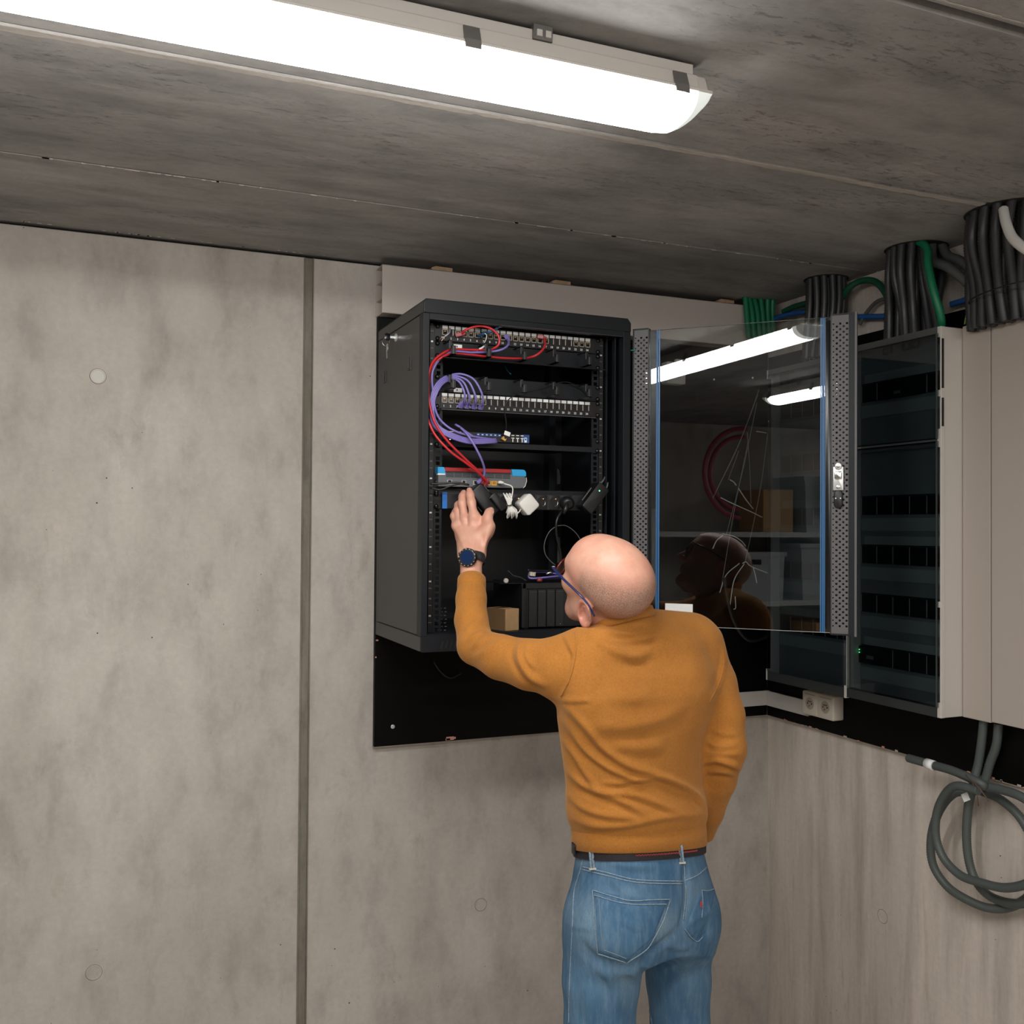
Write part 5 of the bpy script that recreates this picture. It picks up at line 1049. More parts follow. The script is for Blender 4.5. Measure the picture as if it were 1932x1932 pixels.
torso = [(P(1212, 1225, 2.235), .146, .078), (P(1208, 1262, 2.22), .186, .108), (P(1202, 1300, 2.205), .199, .118), (P(1198, 1345, 2.20), .191, .118), (P(1195, 1400, 2.20), .176, .115), (P(1195, 1450, 2.20), .167, .111), (ZS_(1198, 1.135), .166, .110), (ZS_(1204, 1.085), .164, .109), (ZS_(1207, 1.030), .157, .104)]
LA = [(P(1112, 1243, 2.14), .068), (P(1050, 1259, 2.14), .0640), (P(1000, 1254, 2.165), .0552), (P(945, 1240, 2.21), .0495), (P(898, 1219, 2.265), .0425), (P(889, 1170, 2.32), .0385), (P(889, 1130, 2.365), .0360), (P(890, 1092, 2.405), .0325)]
RA = [(P(1307, 1228, 2.30), .0655), (P(1338, 1290, 2.285), .062), (P(1358, 1350, 2.265), .056), (P(1366, 1412, 2.245), .050), (P(1352, 1470, 2.285), .0445), (P(1334, 1530, 2.34), .0385), (P(1318, 1580, 2.385), .033)]
NK = P(1188, 1192, 2.19)

def sweater_fn(X, Y, Z):
    ZT_ = tilted(X, Y, Z); d = loft(X, Y, ZT_, torso)
    d = smin(d, cone(X, Y, Z, P(1188, 1228, 2.195), P(1112, 1245, 2.14), .060, .066), .05)
    d = smin(d, cone(X, Y, Z, P(1196, 1216, 2.205), P(1305, 1222, 2.30), .058, .064), .05)
    d = smin(d, cone(X, Y, Z, P(1228, 1190, 2.23), P(1298, 1206, 2.29), .045, .056), .05)
    d = smin(d, cone(X, Y, Z, P(1188, 1210, 2.19), P(1170, 1164, 2.175), .077, .0655), .035)
    d = smin(d, ell(X, Y, Z, P(1265, 1290, 2.185), (.085, .05, .10)), .06)
    d = smin(d, ell(X, Y, Z, P(1140, 1290, 2.10), (.075, .04, .09)), .06)
    d = chain(X, Y, Z, LA, d, .030); d = chain(X, Y, Z, RA, d, .030)
    # blouson bulge above the hem
    d = smin(d, loft(X, Y, ZT_, [(ZS_(1199, 1.125), .158, .104), (ZS_(1202, 1.098), .167, .112), (ZS_(1205, 1.074), .167, .113), (ZS_(1206, 1.062), .159, .106)]), .02)
    cut = P(890, 1092, 2.405); ax = LA[-1][0] - LA[-2][0]; ax /= np.linalg.norm(ax)
    d = smax(d, (X - cut[0]) * ax[0] + (Y - cut[1]) * ax[1] + (Z - cut[2]) * ax[2], .006)
    nk = P(1171, 1172, 2.175); na = RM @ V(-.26, .93, -.20); na /= np.linalg.norm(na)
    dz = (X - nk[0]) * na[0] + (Y - nk[1]) * na[1] + (Z - nk[2]) * na[2]; lat = np.sqrt((X - nk[0]) ** 2 + (Y - nk[1]) ** 2)
    d = np.where(lat < .10, np.maximum(d, dz - .004), d)
    return d
AP = np.array([p for p, r in LA + RA] + [c - BR * a * s_ - BF * b * t_ for c, a, b in torso for s_ in (-1, 1) for t_ in (-1, 1)])
SLO, SHI = AP.min(0) - .085, AP.max(0) + .085; SLO[2] = .97
v, q = nets(sweater_fn, SLO, SHI, .0050)
v = laplace(v, q, 3)
# woollen folds: ridges laid over the cloth on the side of the body facing the lamp-lit room
def scr(v):
    c = (v - CAM) @ RM; return np.stack([966 + F * c[:, 0] / -c[:, 2], 966 - F * c[:, 1] / -c[:, 2]], 1)
S2 = scr(v); N_ = vnormals(v, q); face = np.clip(-(N_ @ FW) * 1.6, 0, 1)
def fold(pts, width, amp, side=0.6):
    p = np.array(pts, float) / 3.01875 + np.array([820, 980]); pp = np.array(spline(np.c_[p, np.zeros(len(p))], 3.0))[:, :2]
    L = np.concatenate([[0], np.cumsum(np.linalg.norm(np.diff(pp, axis=0), axis=1))]); out = np.zeros(len(v)); best = np.full(len(v), 1e9); sg = np.zeros(len(v)); tt = np.zeros(len(v))
    near = (S2[:, 0] > pp[:, 0].min() - 40) & (S2[:, 0] < pp[:, 0].max() + 40) & (S2[:, 1] > pp[:, 1].min() - 40) & (S2[:, 1] < pp[:, 1].max() + 40); I = np.where(near)[0]
    for i in range(len(pp) - 1):
        a, b = pp[i], pp[i + 1]; ab = b - a; l2 = ab @ ab + 1e-9; w_ = S2[I] - a; t = np.clip(w_ @ ab / l2, 0, 1); dv = w_ - t[:, None] * ab; dd = np.hypot(dv[:, 0], dv[:, 1]); c = ab[0] * w_[:, 1] - ab[1] * w_[:, 0]
        up = dd < best[I]; J = I[up]; best[J] = dd[up]; sg[J] = np.sign(c[up]); tt[J] = (L[i] + t[up] * (L[i + 1] - L[i])) / L[-1]
    s = best * sg; taper = np.clip(np.minimum(tt, 1 - tt) * 4, 0, 1) ** .7
    prof = np.exp(-(s / width) ** 2) - side * np.exp(-((s - width * 1.5) / (width * .9)) ** 2)
    return prof * taper * amp
FOLDS = [([(720, 1040), (860, 1180), (960, 1300), (1100, 1400), (1250, 1450), (1400, 1520), (1470, 1590)], 7, .009),
 ([(722, 1130), (800, 1230), (880, 1330), (1000, 1420), (1150, 1480), (1290, 1490)], 6, .008),
 ([(720, 1240), (800, 1340), (860, 1440), (930, 1540)], 6, .008), ([(940, 1500), (1060, 1500), (1180, 1480), (1290, 1470)], 5, .006),
 ([(720, 1400), (850, 1510), (960, 1560), (1100, 1620), (1230, 1700)], 7, .009), ([(900, 1550), (1060, 1560), (1200, 1590), (1420, 1680)], 6, .007),
 ([(1250, 1450), (1380, 1500), (1480, 1560), (1555, 1640)], 6, .007), ([(740, 1560), (860, 1650), (1000, 1690), (1190, 1700)], 6, .006),
 ([(760, 1690), (900, 1745), (1100, 1740), (1300, 1700), (1540, 1680)], 7, .006), ([(1000, 720), (1100, 785), (1250, 740)], 12, .005),
 ([(880, 640), (960, 700), (1060, 760), (1200, 800)], 9, .005), ([(900, 625), (1000, 650), (1120, 655), (1240, 620)], 5, .005), ([(930, 660), (1060, 690), (1200, 680), (1300, 640)], 6, .004), ([(800, 690), (900, 640), (1050, 650), (1200, 670), (1270, 640)], 8, .005),
 ([(900, 1180), (1100, 1180), (1300, 1130), (1440, 1050)], 14, .005), ([(960, 980), (1100, 1010), (1250, 990)], 14, .003), ([(1000, 1280), (1160, 1300), (1320, 1290)], 12, .004),
 ([(500, 680), (485, 780), (540, 880), (640, 960)], 7, .010), ([(540, 700), (525, 780), (580, 860)], 5, .006), ([(470, 690), (455, 780), (500, 870), (580, 950)], 5, .005),
 ([(300, 640), (250, 650), (180, 700)], 5, .006), ([(350, 640), (280, 680), (200, 740)], 5, .005), ([(290, 560), (230, 590), (170, 640)], 5, .004), ([(440, 660), (330, 720), (220, 790)], 7, .004), ([(290, 450), (240, 430), (200, 440)], 5, .003),
 ([(770, 700), (790, 800), (760, 930), (700, 1030)], 3, .004), ([(700, 1030), (800, 1035), (900, 1030)], 4, .004), ([(740, 640), (760, 700), (800, 780)], 5, .005),
 ([(1530, 1240), (1600, 1290), (1720, 1290)], 6, .006), ([(1520, 1390), (1600, 1370), (1700, 1400), (1760, 1430)], 6, .008), ([(1540, 1440), (1620, 1430), (1720, 1450)], 6, .007), ([(1560, 1180), (1640, 1220), (1740, 1220)], 6, .004), ([(1530, 1330), (1620, 1330), (1760, 1340)], 6, .005), ([(1640, 700), (1650, 800), (1620, 940), (1560, 1040)], 5, .004)]
disp = sum(fold(*f_) for f_ in FOLDS) * face
v = v + N_ * disp[:, None]; v = laplace(v, q, 1, .4)
KN = NB('mustard_wool'); base = (.50, .205, .032)
nn = KN.noise(KN.mapping((1, 1, 1)), 260, 3, .6); n2 = KN.noise(KN.mapping((1, 1, 1)), 14, 4, .6)
c = KN.mix(KN.rng(n2, .35, .65, 0, 1), (.315, .116, .018), (.365, .140, .024)); c = KN.mix(KN.rng(nn, .3, .7, 0, .35), c, (.50, .225, .055)); KN.l(c, KN.b.inputs['Base Color'])
KN.b.inputs['Roughness'].default_value = .9; KN.b.inputs['Specular IOR Level'].default_value = .2; KN.b.inputs['Sheen Weight'].default_value = .25; KN.b.inputs['Sheen Tint'].default_value = (1, .7, .4, 1); KN.l(KN.bump(nn, .35, .002), KN.b.inputs['Normal'])
KM = KN.m
person = thing('person', 'bald man in mustard sweater and blue jeans reaching into the rack, seen from behind', 'person', (P(1205, 1700, 2.2)[0], P(1205, 1700, 2.2)[1], 0))
sweater = to_obj('sweater', v, q, KM, person)
swt = BVHTree.FromPolygons([tuple(a) for a in v], [tuple(a) for a in q])
def ring_band(name, c, ax, ref, a, b, h, m, parent, ribs=70, depth=.0012, th=.0022, round_=.004, e=2.0, skew=0.0):
    ax = np.array(ax, float); ax /= np.linalg.norm(ax); u = np.array(ref, float); u -= ax * (u @ ax); u /= np.linalg.norm(u); w_ = np.cross(ax, u); n = ribs * 2; vs = []
    lev = [(-h / 2, -round_), (-h / 2 + .002, 0), (0, .0006), (h / 2 - .002, 0), (h / 2, -round_)]
    for t, dr in lev:
        for k in range(n):
            an = 2 * math.pi * k / n; r = (1 / ((abs(math.cos(an)) ** e + abs(math.sin(an)) ** e) ** (1 / e))); rr = depth * (k % 2)
            vs.append(c + ax * t + u * math.cos(an) * (a * r + dr - rr) + w_ * math.sin(an) * (b * r + dr - rr))
    fs = [(i * n + k, i * n + (k + 1) % n, (i + 1) * n + (k + 1) % n, (i + 1) * n + k) for i in range(len(lev) - 1) for k in range(n)]
    mb = MB(); mb.add(vs, fs, m, True); return mb.build(name, parent)
hc1, hc2 = P(1206, 1597, 2.2), P(1203, 1566, 2.2); hm = (hc1 + hc2) / 2
HAX = BR * .11 + BF * .19 + V(0, 0, 1); HCN = ZS_(1207, 1.037)
hemo = ring_band('hem_band', HCN, HAX, BR, .1640, .1110, .054, KM, sweater, 150, .0008, e=2.3)
ca = LA[-1][0] - LA[-2][0]
ring_band('cuff', LA[-1][0] - ca / np.linalg.norm(ca) * .022, ca, V(1, 0, 0), .0345, .0345, .046, KM, sweater, 44, .0010)
nk = P(1171, 1169, 2.175); ring_band('collar', nk, RM @ V(-.26, .93, -.20), BR, .0765, .0755, .026, KM, sweater, 60, .0009, round_=.006)

def wseam(pts, name):
    out = []
    for p_ in spline([(*p, 0) for p in pts], 1.5):
        r = ray(p_[0], p_[1]); d = Vector(r / np.linalg.norm(r)); h = swt.ray_cast(Vector(CAM), d)
        if h[0] is not None and (not out or np.linalg.norm(np.array(h[0]) - out[-1]) < .02): out.append(np.array(h[0]) + np.array(h[1]) * (.0003 if h[1].dot(d) < 0 else -.0003))
    if len(out) > 2: mb = MB(); mb.tube(out, [.0012 + .0005 * (i % 2) for i in range(len(out))], KM, 6); mb.build(name, sweater)
wseam([(1084, 1192), (1088, 1215), (1084, 1245), (1075, 1280), (1059, 1313)], 'sleeve_seam'); wseam([(1364, 1226), (1366, 1250), (1358, 1285), (1338, 1325)], 'sleeve_seam')
# head, local axes
FH = RM @ V(-.66, .47, -.585); FH /= np.linalg.norm(FH); LH = RM @ V(-.735, -.30, .60); LH -= FH * (LH @ FH); LH /= np.linalg.norm(LH); UH = np.cross(FH, LH)
HO = P(1141, 1105, 2.155)
HS = .985
def hl(X, Y, Z):
    x, y, z = X - HO[0], Y - HO[1], Z - HO[2]; return tuple((x * a[0] + y * a[1] + z * a[2]) / HS for a in (FH, LH, UH))
def HW(f, l, u): return HO + (FH * f + LH * l + UH * u) * HS
def head_fn(X, Y, Z):
    x, y, z = hl(X, Y, Z); ya = np.abs(y)
    d = ell(x, y, z, (-.016, 0, .038), (.100, .0765, .084))
    d = smin(d, ell(x, y, z, (-.048, 0, .026), (.060, .068, .056)), .03)
    d = smin(d, ell(x, y, z, (.045, 0, .040), (.050, .060, .055)), .03)
    d = smin(d, ell(x, y, z, (.030, 0, -.030), (.060, .058, .070)), .03)
    d = smin(d, cone(x, ya, z, (-.012, .052, -.045), (.045, .030, -.085), .020, .018), .03)
    d = smin(d, cone(x, ya, z, (.045, .030, -.085), (.072, 0, -.092), .018, .020), .02)
    d = smin(d, ell(x, y, z, (.080, 0, .030), (.016, .045, .012)), .02)
    d = smin(d, ell(x, ya, z, (.062, .042, -.012), (.020, .020, .018)), .025)
    d = smax(d, -ell(x, ya, z, (.098, .032, .010), (.018, .018, .013)), .012)
    d = smin(d, ell(x, ya, z, (.076, .032, .009), (.0125, .0125, .0125)), .004)
    d = smin(d, cone(x, ya, z, (.086, 0, .022), (.108, 0, -.018), .008, .012), .012); d = smin(d, ell(x, ya, z, (.098, .012, -.022), (.010, .007, .007)), .006)
    d = smin(d, ell(x, y, z, (.086, 0, -.047), (.011, .024, .006)), .006); d = smin(d, ell(x, y, z, (.084, 0, -.058), (.011, .021, .007)), .006)
    # neck
    d = smin(d, cone(x, y, z, (-.022, 0, -.030), (-.024, 0, -.07), .054, .052), .02)
    d = smin(d, cone(X, Y, Z, HW(-.024, 0, -.060), P(1184, 1215, 2.20), .052, .054), .02)
    # ears: rim, bowl, lobe
    ex, ez, ey = x + .010, z + .030, ya - .0745 + .0
    tilt_ = .25; rx = ex * math.cos(tilt_) - ez * math.sin(tilt_); rz = ex * math.sin(tilt_) + ez * math.cos(tilt_); rx = rx + .012
    flare = ey - .10 * np.clip(-rx, -.02, .03)
    el = np.sqrt((rx / .0190) ** 2 + (rz / .0300) ** 2); rim = np.sqrt(((el - 1) * .021) ** 2 + (flare - .007) ** 2) - .0040
    plate = np.maximum(np.abs(flare + .001) - .0042, (el - 1) * .018)
    ear = smin(rim, plate, .005); ear = smin(ear, ell(rx, flare, rz, (.004, .003, -.026), (.0095, .0055, .0105)), .006); ear = smin(ear, ell(rx, flare, rz, (.016, .001, -.004), (.005, .006, .007)), .005)
    anti = np.sqrt(((np.sqrt(((rx - .002) / .0095) ** 2 + ((rz + .002) / .018) ** 2) - 1) * .012) ** 2 + (flare - .004) ** 2) - .0026
    ear = smin(ear, np.where(rx < .006, anti, 1.0), .004)
    ear = smax(ear, -ell(rx, flare, rz, (.007, .011, -.006), (.0085, .0125, .0115)), .004)
    d = smin(d, ear, .005)
    return d
hv, hq = nets(head_fn, P(1150, 1110, 2.16) - V(.155, .155, .175), P(1150, 1110, 2.16) + V(.175, .165, .150), .0024)
hv = laplace(hv, hq, 2, .4)
# hand (left), thumb to the right
def hp(x, y, d): return P(840 + x / 9.66, 900 + y / 9.66, d)
wr = hp(500, 1430, 2.455)
PALM = [(hp(470, 1420, 2.455), .0255), (hp(470, 1250, 2.475), .027), (hp(440, 1080, 2.492), .0265)]
FING = {'index': [(hp(500, 1000, 2.485), .015), (hp(525, 730, 2.492), .0118), (hp(478, 460, 2.506), .0098), (hp(455, 330, 2.516), .0088), (hp(440, 240, 2.524), .0074)],
        'middle': [(hp(400, 1020, 2.495), .017), (hp(360, 790, 2.503), .0118), (hp(312, 480, 2.520), .0098), (hp(318, 360, 2.531), .0090), (hp(338, 285, 2.540), .0076)],
        'ring': [(hp(330, 1040, 2.495), .016), (hp(258, 850, 2.508), .0120), (hp(232, 610, 2.530), .0102), (hp(240, 520, 2.546), .0092), (hp(262, 470, 2.556), .008)],
        'little': [(hp(300, 1080, 2.495), .015), (hp(205, 890, 2.508), .0110), (hp(165, 710, 2.530), .0090), (hp(190, 640, 2.544), .0080), (hp(215, 600, 2.552), .0070)],
        'thumb': [(hp(600, 1150, 2.475), .019), (hp(740, 1010, 2.468), .0165), (hp(808, 900, 2.466), .0118), (hp(775, 740, 2.480), .0105), (hp(800, 650, 2.490), .0096), (hp(838, 600, 2.496), .0070)]}
def hand_fn(X, Y, Z):
    d = chain(X, Y, Z, [(P(889, 1120, 2.40), .029), PALM[0]], None, .01); c_ = P(889, 1070, 2.44)
    d = smin(d, cone(X, Y, Z, hp(400, 1380, 2.46), hp(330, 1080, 2.495), .020, .0165), .02)
    d = smin(d, cone(X, Y, Z, hp(600, 1400, 2.455), hp(600, 1120, 2.480), .019, .022), .02)
    d = chain(X, Y, Z, PALM, d, .02)
    fg = None
    for n_, f_ in FING.items():
        c = chain(X, Y, Z, f_, None, .006)
        if n_ == 'thumb': d = smin(d, c, .016)
        else: fg = c if fg is None else smin(fg, c, .0022)
    d = smin(d, fg, .008)
    for n_, f_ in FING.items():
        if n_ != 'thumb': kx = f_[1][0] - FW * .004; d = smin(d, ell(X, Y, Z, kx, (.0100, .0100, .0095)), .006); px_ = f_[2][0] - FW * .0015; d = smin(d, ell(X, Y, Z, px_, (.0090, .0090, .008)), .003)
    for a, b in (((500, 1330), (545, 800)), ((455, 1330), (355, 850)), ((400, 1330), (265, 900)), ((370, 1320), (215, 950))):
        d = smin(d, cone(X, Y, Z, hp(*a, 2.455 - .026), hp(*b, 2.508 - .0125), .0025, .0035), .008)
    d = smin(d, cone(X, Y, Z, hp(690, 1330, 2.445), hp(815, 905, 2.456), .003, .005), .010)
    d = smin(d, cone(X, Y, Z, hp(545, 760, 2.495), hp(810, 950, 2.485), .007, .009), .022)
    return d
allp = np.array([p for f_ in FING.values() for p, r in f_] + [P(889, 1120, 2.40)])
gv, gq = nets(hand_fn, allp.min(0) - .035, allp.max(0) + .035, .0017); gv = laplace(gv, gq, 1, .4)
keep = gv @ V(0, 0, 1) > P(889, 1118, 2.40)[2]
# trunk, limbs, the other hand and feet underneath the clothes
LL = [(P(1147, 1745, 2.165), .090), (P(1134, 1850, 2.15), .0835), (P(1131, 1932, 2.145), .0765)]
zk = lambda p, z, dx=0, dy=0: V(p[0] + dx, p[1] + dy, z)
RL = [(P(1276, 1735, 2.275), .083), (P(1280, 1850, 2.28), .0735), (P(1283, 1932, 2.28), .0675)]
LK, RK = zk(LL[-1][0], .48, -.005, .02), zk(RL[-1][0], .48, .01, .03)
LAn, RAn = zk(LK, .09, -.005, -.02), zk(RK, .09, .012, -.02)
RH = {'palm': [(P(1318, 1580, 2.385), .026), (P(1305, 1610, 2.41), .027), (P(1293, 1640, 2.42), .026)]}
def body_fn(X, Y, Z):
    d = loft(X, Y, Z, [(c, a - .012, b - .012) for c, a, b in torso] + [(P(1211, 1650, 2.21), .158, .105), (P(1211, 1720, 2.21), .165, .115), (P(1211, 1760, 2.21), .15, .11)])
    d = smin(d, cone(X, Y, Z, P(1196, 1216, 2.205), P(1310, 1224, 2.30), .05, .054), .03); d = smin(d, cone(X, Y, Z, P(1188, 1222, 2.195), P(1112, 1245, 2.14), .048, .054), .03)
    d = smin(d, cone(X, Y, Z, P(1190, 1225, 2.19), P(1186, 1195, 2.187), .054, .052), .03)
    d = chain(X, Y, Z, [(p, r - .012) for p, r in LA[:-1]] + [(P(889, 1105, 2.395), .0270)], d, .02); d = chain(X, Y, Z, [(p, r - .012) for p, r in RA[:-1]], d, .02)
    d = chain(X, Y, Z, [(RA[-1][0], .024)] + RH['palm'], d, .01)
    e = RH['palm'][-1][0]
    for k in range(4): b_ = e + BR * (.024 - .016 * k) + V(0, 0, -.035) + BF * .01; d = smin(d, cone(X, Y, Z, e + BR * (.02 - .013 * k), b_, .010, .009), .006); d = smin(d, cone(X, Y, Z, b_, b_ + V(0, 0, -.03) - BF * .008, .009, .007), .004)
    d = smin(d, cone(X, Y, Z, RH['palm'][1][0], e - BR * .035 + V(0, 0, -.01), .012, .009), .01)
    d = chain(X, Y, Z, [(p, r - .012) for p, r in LL] + [(LK, .048), (zk(LK, .33), .048), (LAn, .034)], d, .03); d = chain(X, Y, Z, [(p, r - .012) for p, r in RL] + [(RK, .048), (zk(RK, .33), .048), (RAn, .034)], d, .03)
    for an, s_ in ((LAn, -1), (RAn, 1)):
        toe = an + BF * .17 + BR * .03 * s_; d = smin(d, cone(X, Y, Z, V(an[0], an[1], .05) - BF * .03, V(toe[0], toe[1], .030), .036, .026), .02)
    return d
bv, bq = nets(body_fn, (SLO[0], SLO[1] - .05, -.01), (SHI[0], SHI[1] + .02, SHI[2]), .011)
bv = laplace(bv, bq, 1, .3)
V_ = np.concatenate([hv, gv, bv]); Q_ = np.concatenate([hq, gq + len(hv), bq + len(hv) + len(gv)])
# where the shaved hair grows
x, y, z = hl(V_[:, 0], V_[:, 1], V_[:, 2]); sm = lambda a, lo, hi: np.clip((a - lo) / (hi - lo), 0, 1)
stub_ = sm(.040 - x * .9 - z * .0, -.0, .03) * sm(.072 - z - np.clip(x + .02, -.03, .1) * .3, -.012, .022) * sm(z + .036 + .0 * x, 0, .007) * sm(np.hypot(y, x + .02) - .03, 0, .03)
stub_ *= np.where((x > -.035), sm(.030 - x, 0, .02) * sm(z - .002 - (x + .01) * .2, -.002, .01), 1)
beard = sm(x, -.01, .015) * sm(-.012 - z, 0, .02) * (np.abs(y) > .02); beard = np.maximum(beard, sm(x, .02, .04) * sm(-.05 - z, 0, .02))
att = np.where(np.arange(len(V_)) < len(hv), stub_, 0); att2 = np.where(np.arange(len(V_)) < len(hv), beard, 0)
earm = np.where((np.arange(len(V_)) < len(hv)) & (np.abs(y) > .0755) & (z < .005) & (z > -.075) & (np.abs(x + .012) < .03), 1.0, 0)
SK = NB('skin'); at = SK.n('ShaderNodeAttribute', attribute_name='stubble'); ab = SK.n('ShaderNodeAttribute', attribute_name='beard'); ae = SK.n('ShaderNodeAttribute', attribute_name='ear')
n1 = SK.noise(SK.mapping((1, 1, 1)), 18, 4, .6); n2 = SK.noise(SK.mapping((1, 1, 1)), 520, 2, .6); n3 = SK.noise(SK.mapping((1, 1, 1)), 60, 3, .6)
c = SK.mix(SK.rng(n1, .35, .65, 0, 1), (.64, .36, .265), (.62, .30, .215)); c = SK.mix(SK.rng(n3, .45, .7, 0, .35), c, (.52, .25, .18)); c = SK.mix(SK.math('MULTIPLY', ae.outputs['Fac'], .5), c, (.56, .22, .17))
sp_ = SK.rng(n2, .42, .62, .30, .95); f_ = SK.math('MULTIPLY', at.outputs['Fac'], sp_); c = SK.mix(f_, c, (.20, .135, .10))
f_ = SK.math('MULTIPLY', ab.outputs['Fac'], SK.rng(n2, .45, .62, .1, .6)); c = SK.mix(f_, c, (.40, .30, .24)); SK.l(c, SK.b.inputs['Base Color'])
SK.b.inputs['Roughness'].default_value = .42; SK.b.inputs['Specular IOR Level'].default_value = .45; SK.b.inputs['Subsurface Weight'].default_value = .12; SK.b.inputs['Subsurface Radius'].default_value = (.01, .004, .002); SK.l(SK.bump(n3, .25, .0015), SK.b.inputs['Normal'])
body = to_obj('body', V_, Q_, SK.m, person, {'stubble': att, 'beard': att2, 'ear': earm})
nl = MB(); 
a, b = hp(838, 600, 2.4875), hp(812, 668, 2.479); ax_ = (a - b) / np.linalg.norm(a - b); sd = np.cross(ax_, FW); sd /= np.linalg.norm(sd); up = np.cross(ax_, sd)
nl.rbox((a + b) / 2 + sd * .004 * (1 if sd[0] > 0 else -1) - up * 0.0, ax_, sd, up, .0055, .0045, .0012, .003, mat('nail', (.62, .36, .29), .25)); nl.build('thumbnail', body)

# jeans
BLG = (P(1170, 1748, 2.115), P(1289, 1738, 2.235))
def jeans_fn(X, Y, Z):
    ZT_ = tilted(X, Y, Z); d = loft(X, Y, ZT_, [(ZS_(1208, 1.04), .154, .103), (ZS_(1208, 1.0), .1555, .1045), (P(1211, 1660, 2.205), .168, .118), (P(1210, 1710, 2.21), .176, .126), (P(1209, 1760, 2.21), .173, .126), (P(1209, 1790, 2.21), .160, .118)], 2.3)
    d = smin(d, ell(X, Y, Z, BLG[0], (.088, .075, .092)), .05); d = smin(d, ell(X, Y, Z, BLG[1], (.074, .070, .084)), .05)
    l = chain(X, Y, Z, LL + [(LK, .066), (zk(LK, .30), .064), (LAn, .062)], None, .03); r = chain(X, Y, Z, RL + [(RK, .062), (zk(RK, .30), .061), (RAn, .060)], None, .03)
    d = smin(d, smin(l, r, .02), .04)
    d = np.maximum(d, ZT_ - 1.022); d = np.maximum(d, .06 - Z); return d
JP = np.array([p for p, r in LL + RL] + [BLG[0], BLG[1], LAn, RAn] + [c - BR * .19 * s_ - BF * .14 * t_ for c in (P(1211, 1720, 2.21),) for s_ in (-1, 1) for t_ in (-1, 1)])
jv, jq = nets(jeans_fn, (*(JP.min(0) - .10)[:2], .05), (*(JP.max(0) + .10)[:2], 1.05), .0062)
jv = laplace(jv, jq, 2); S2 = scr(jv); N_ = vnormals(jv, jq); face = np.clip(-(N_ @ FW) * 1.6, 0, 1); v = jv
def jf(pts, wd, amp, side=.6):      # crop pixel space of the jeans detail
    return fold([((p[0] / 4.9286 + 1040 - 820) * 3.01875, (p[1] / 4.9286 + 1540 - 980) * 3.01875) for p in pts], wd, amp, side)
JF = [([(1240, 440), (1240, 600), (1255, 760), (1225, 950), (1180, 1060)], 4, -.010, 0), ([(1180, 1060), (1040, 1180), (900, 1290), (860, 1400), (850, 1520)], 5, -.012, 0), ([(260, 1130), (380, 1290), (560, 1370), (730, 1390), (880, 1300)], 6, -.007, -.5), ([(1050, 1200), (1180, 1230), (1300, 1220)], 5, .005, .6), ([(430, 1400), (560, 1560), (640, 1800)], 7, .004, .6), ([(640, 960), (740, 1020), (840, 1060)], 5, .004, .6),
 ([(640, 1010), (690, 1100), (740, 1110)], 3, .004, .6), ([(1380, 1480), (1290, 1640), (1180, 1740)], 8, .004, .6), ([(700, 1440), (780, 1500), (850, 1500)], 6, .004, .6), ([(120, 1000), (300, 1040), (420, 1050)], 5, .0025, .6), ([(540, 560), (700, 720), (860, 760)], 8, .004, .6), ([(1280, 1130), (1400, 1100), (1470, 960)], 5, -.006, -.4), ([(500, 420), (760, 470), (1000, 470)], 7, .003, .6), ([(1260, 1000), (1400, 930), (1520, 880)], 4, .004, .6), ([(880, 1560), (930, 1750), (960, 1900)], 6, .004, .6), ([(300, 1500), (330, 1700), (330, 1930)], 9, .003, .6)]
jv = jv + N_ * (sum(jf(*f_) for f_ in JF) * face)[:, None]; jv = laplace(jv, jq, 1, .4)
JN = NB('washed_denim'); vv = JN.mapping((1, 1, .18)); n1 = JN.noise(vv, 420, 2, .6); n2 = JN.noise(JN.mapping((1, 1, .6), (1, 2, .3)), 9, 5, .55, .4); n3 = JN.noise(JN.mapping((1, 1, .12)), 90, 4, .6); wz = JN.n('ShaderNodeAttribute', attribute_name='worn')
c = JN.mix(JN.rng(n2, .36, .66, 0, 1), (.036, .10, .19), (.09, .18, .28)); c = JN.mix(JN.rng(wz.outputs['Fac'], 0, 1, 0, .75), c, (.24, .345, .42)); c = JN.mix(JN.rng(n3, .45, .75, 0, .28), c, (.30, .40, .47)); c = JN.mix(JN.rng(n1, .35, .65, 0, .35), c, (.05, .115, .21)); JN.l(c, JN.b.inputs['Base Color'])
JN.b.inputs['Roughness'].default_value = .85; JN.b.inputs['Specular IOR Level'].default_value = .2; JN.l(JN.bump(n1, .3, .0012), JN.b.inputs['Normal'])
worn = np.zeros(len(jv)); S2 = scr(jv)
for cx_, cy_, sx_, sy_, am in ((1100, 1625, 60, 10, .6), (1080, 1720, 25, 40, .4), (1170, 1720, 60, 40, .75), (1250, 1745, 28, 36, .9), (1130, 1745, 26, 45, .5), (1320, 1690, 30, 34, .55), (1185, 1850, 30, 50, .4), (1300, 1830, 22, 60, .3), (1100, 1790, 18, 30, .35)):
    worn += am * np.exp(-((S2[:, 0] - cx_) / sx_) ** 2 - ((S2[:, 1] - cy_) / sy_) ** 2)
jeans = to_obj('jeans', jv, jq, JN.m, person, {'worn': np.clip(worn, 0, 1)})
jt_ = BVHTree.FromPolygons([tuple(a) for a in jv], [tuple(a) for a in jq])
def onto(tree, px, py, lift=.001):
    r = ray(px, py); d = Vector(r / np.linalg.norm(r)); h = tree.ray_cast(Vector(CAM), d)
    if h[0] is None: return None
    n = h[1] if h[1].dot(d) < 0 else -h[1]; return np.array(h[0] + n * lift)
def jp(x, y): return x / 4.9286 + 1040, y / 4.9286 + 1540
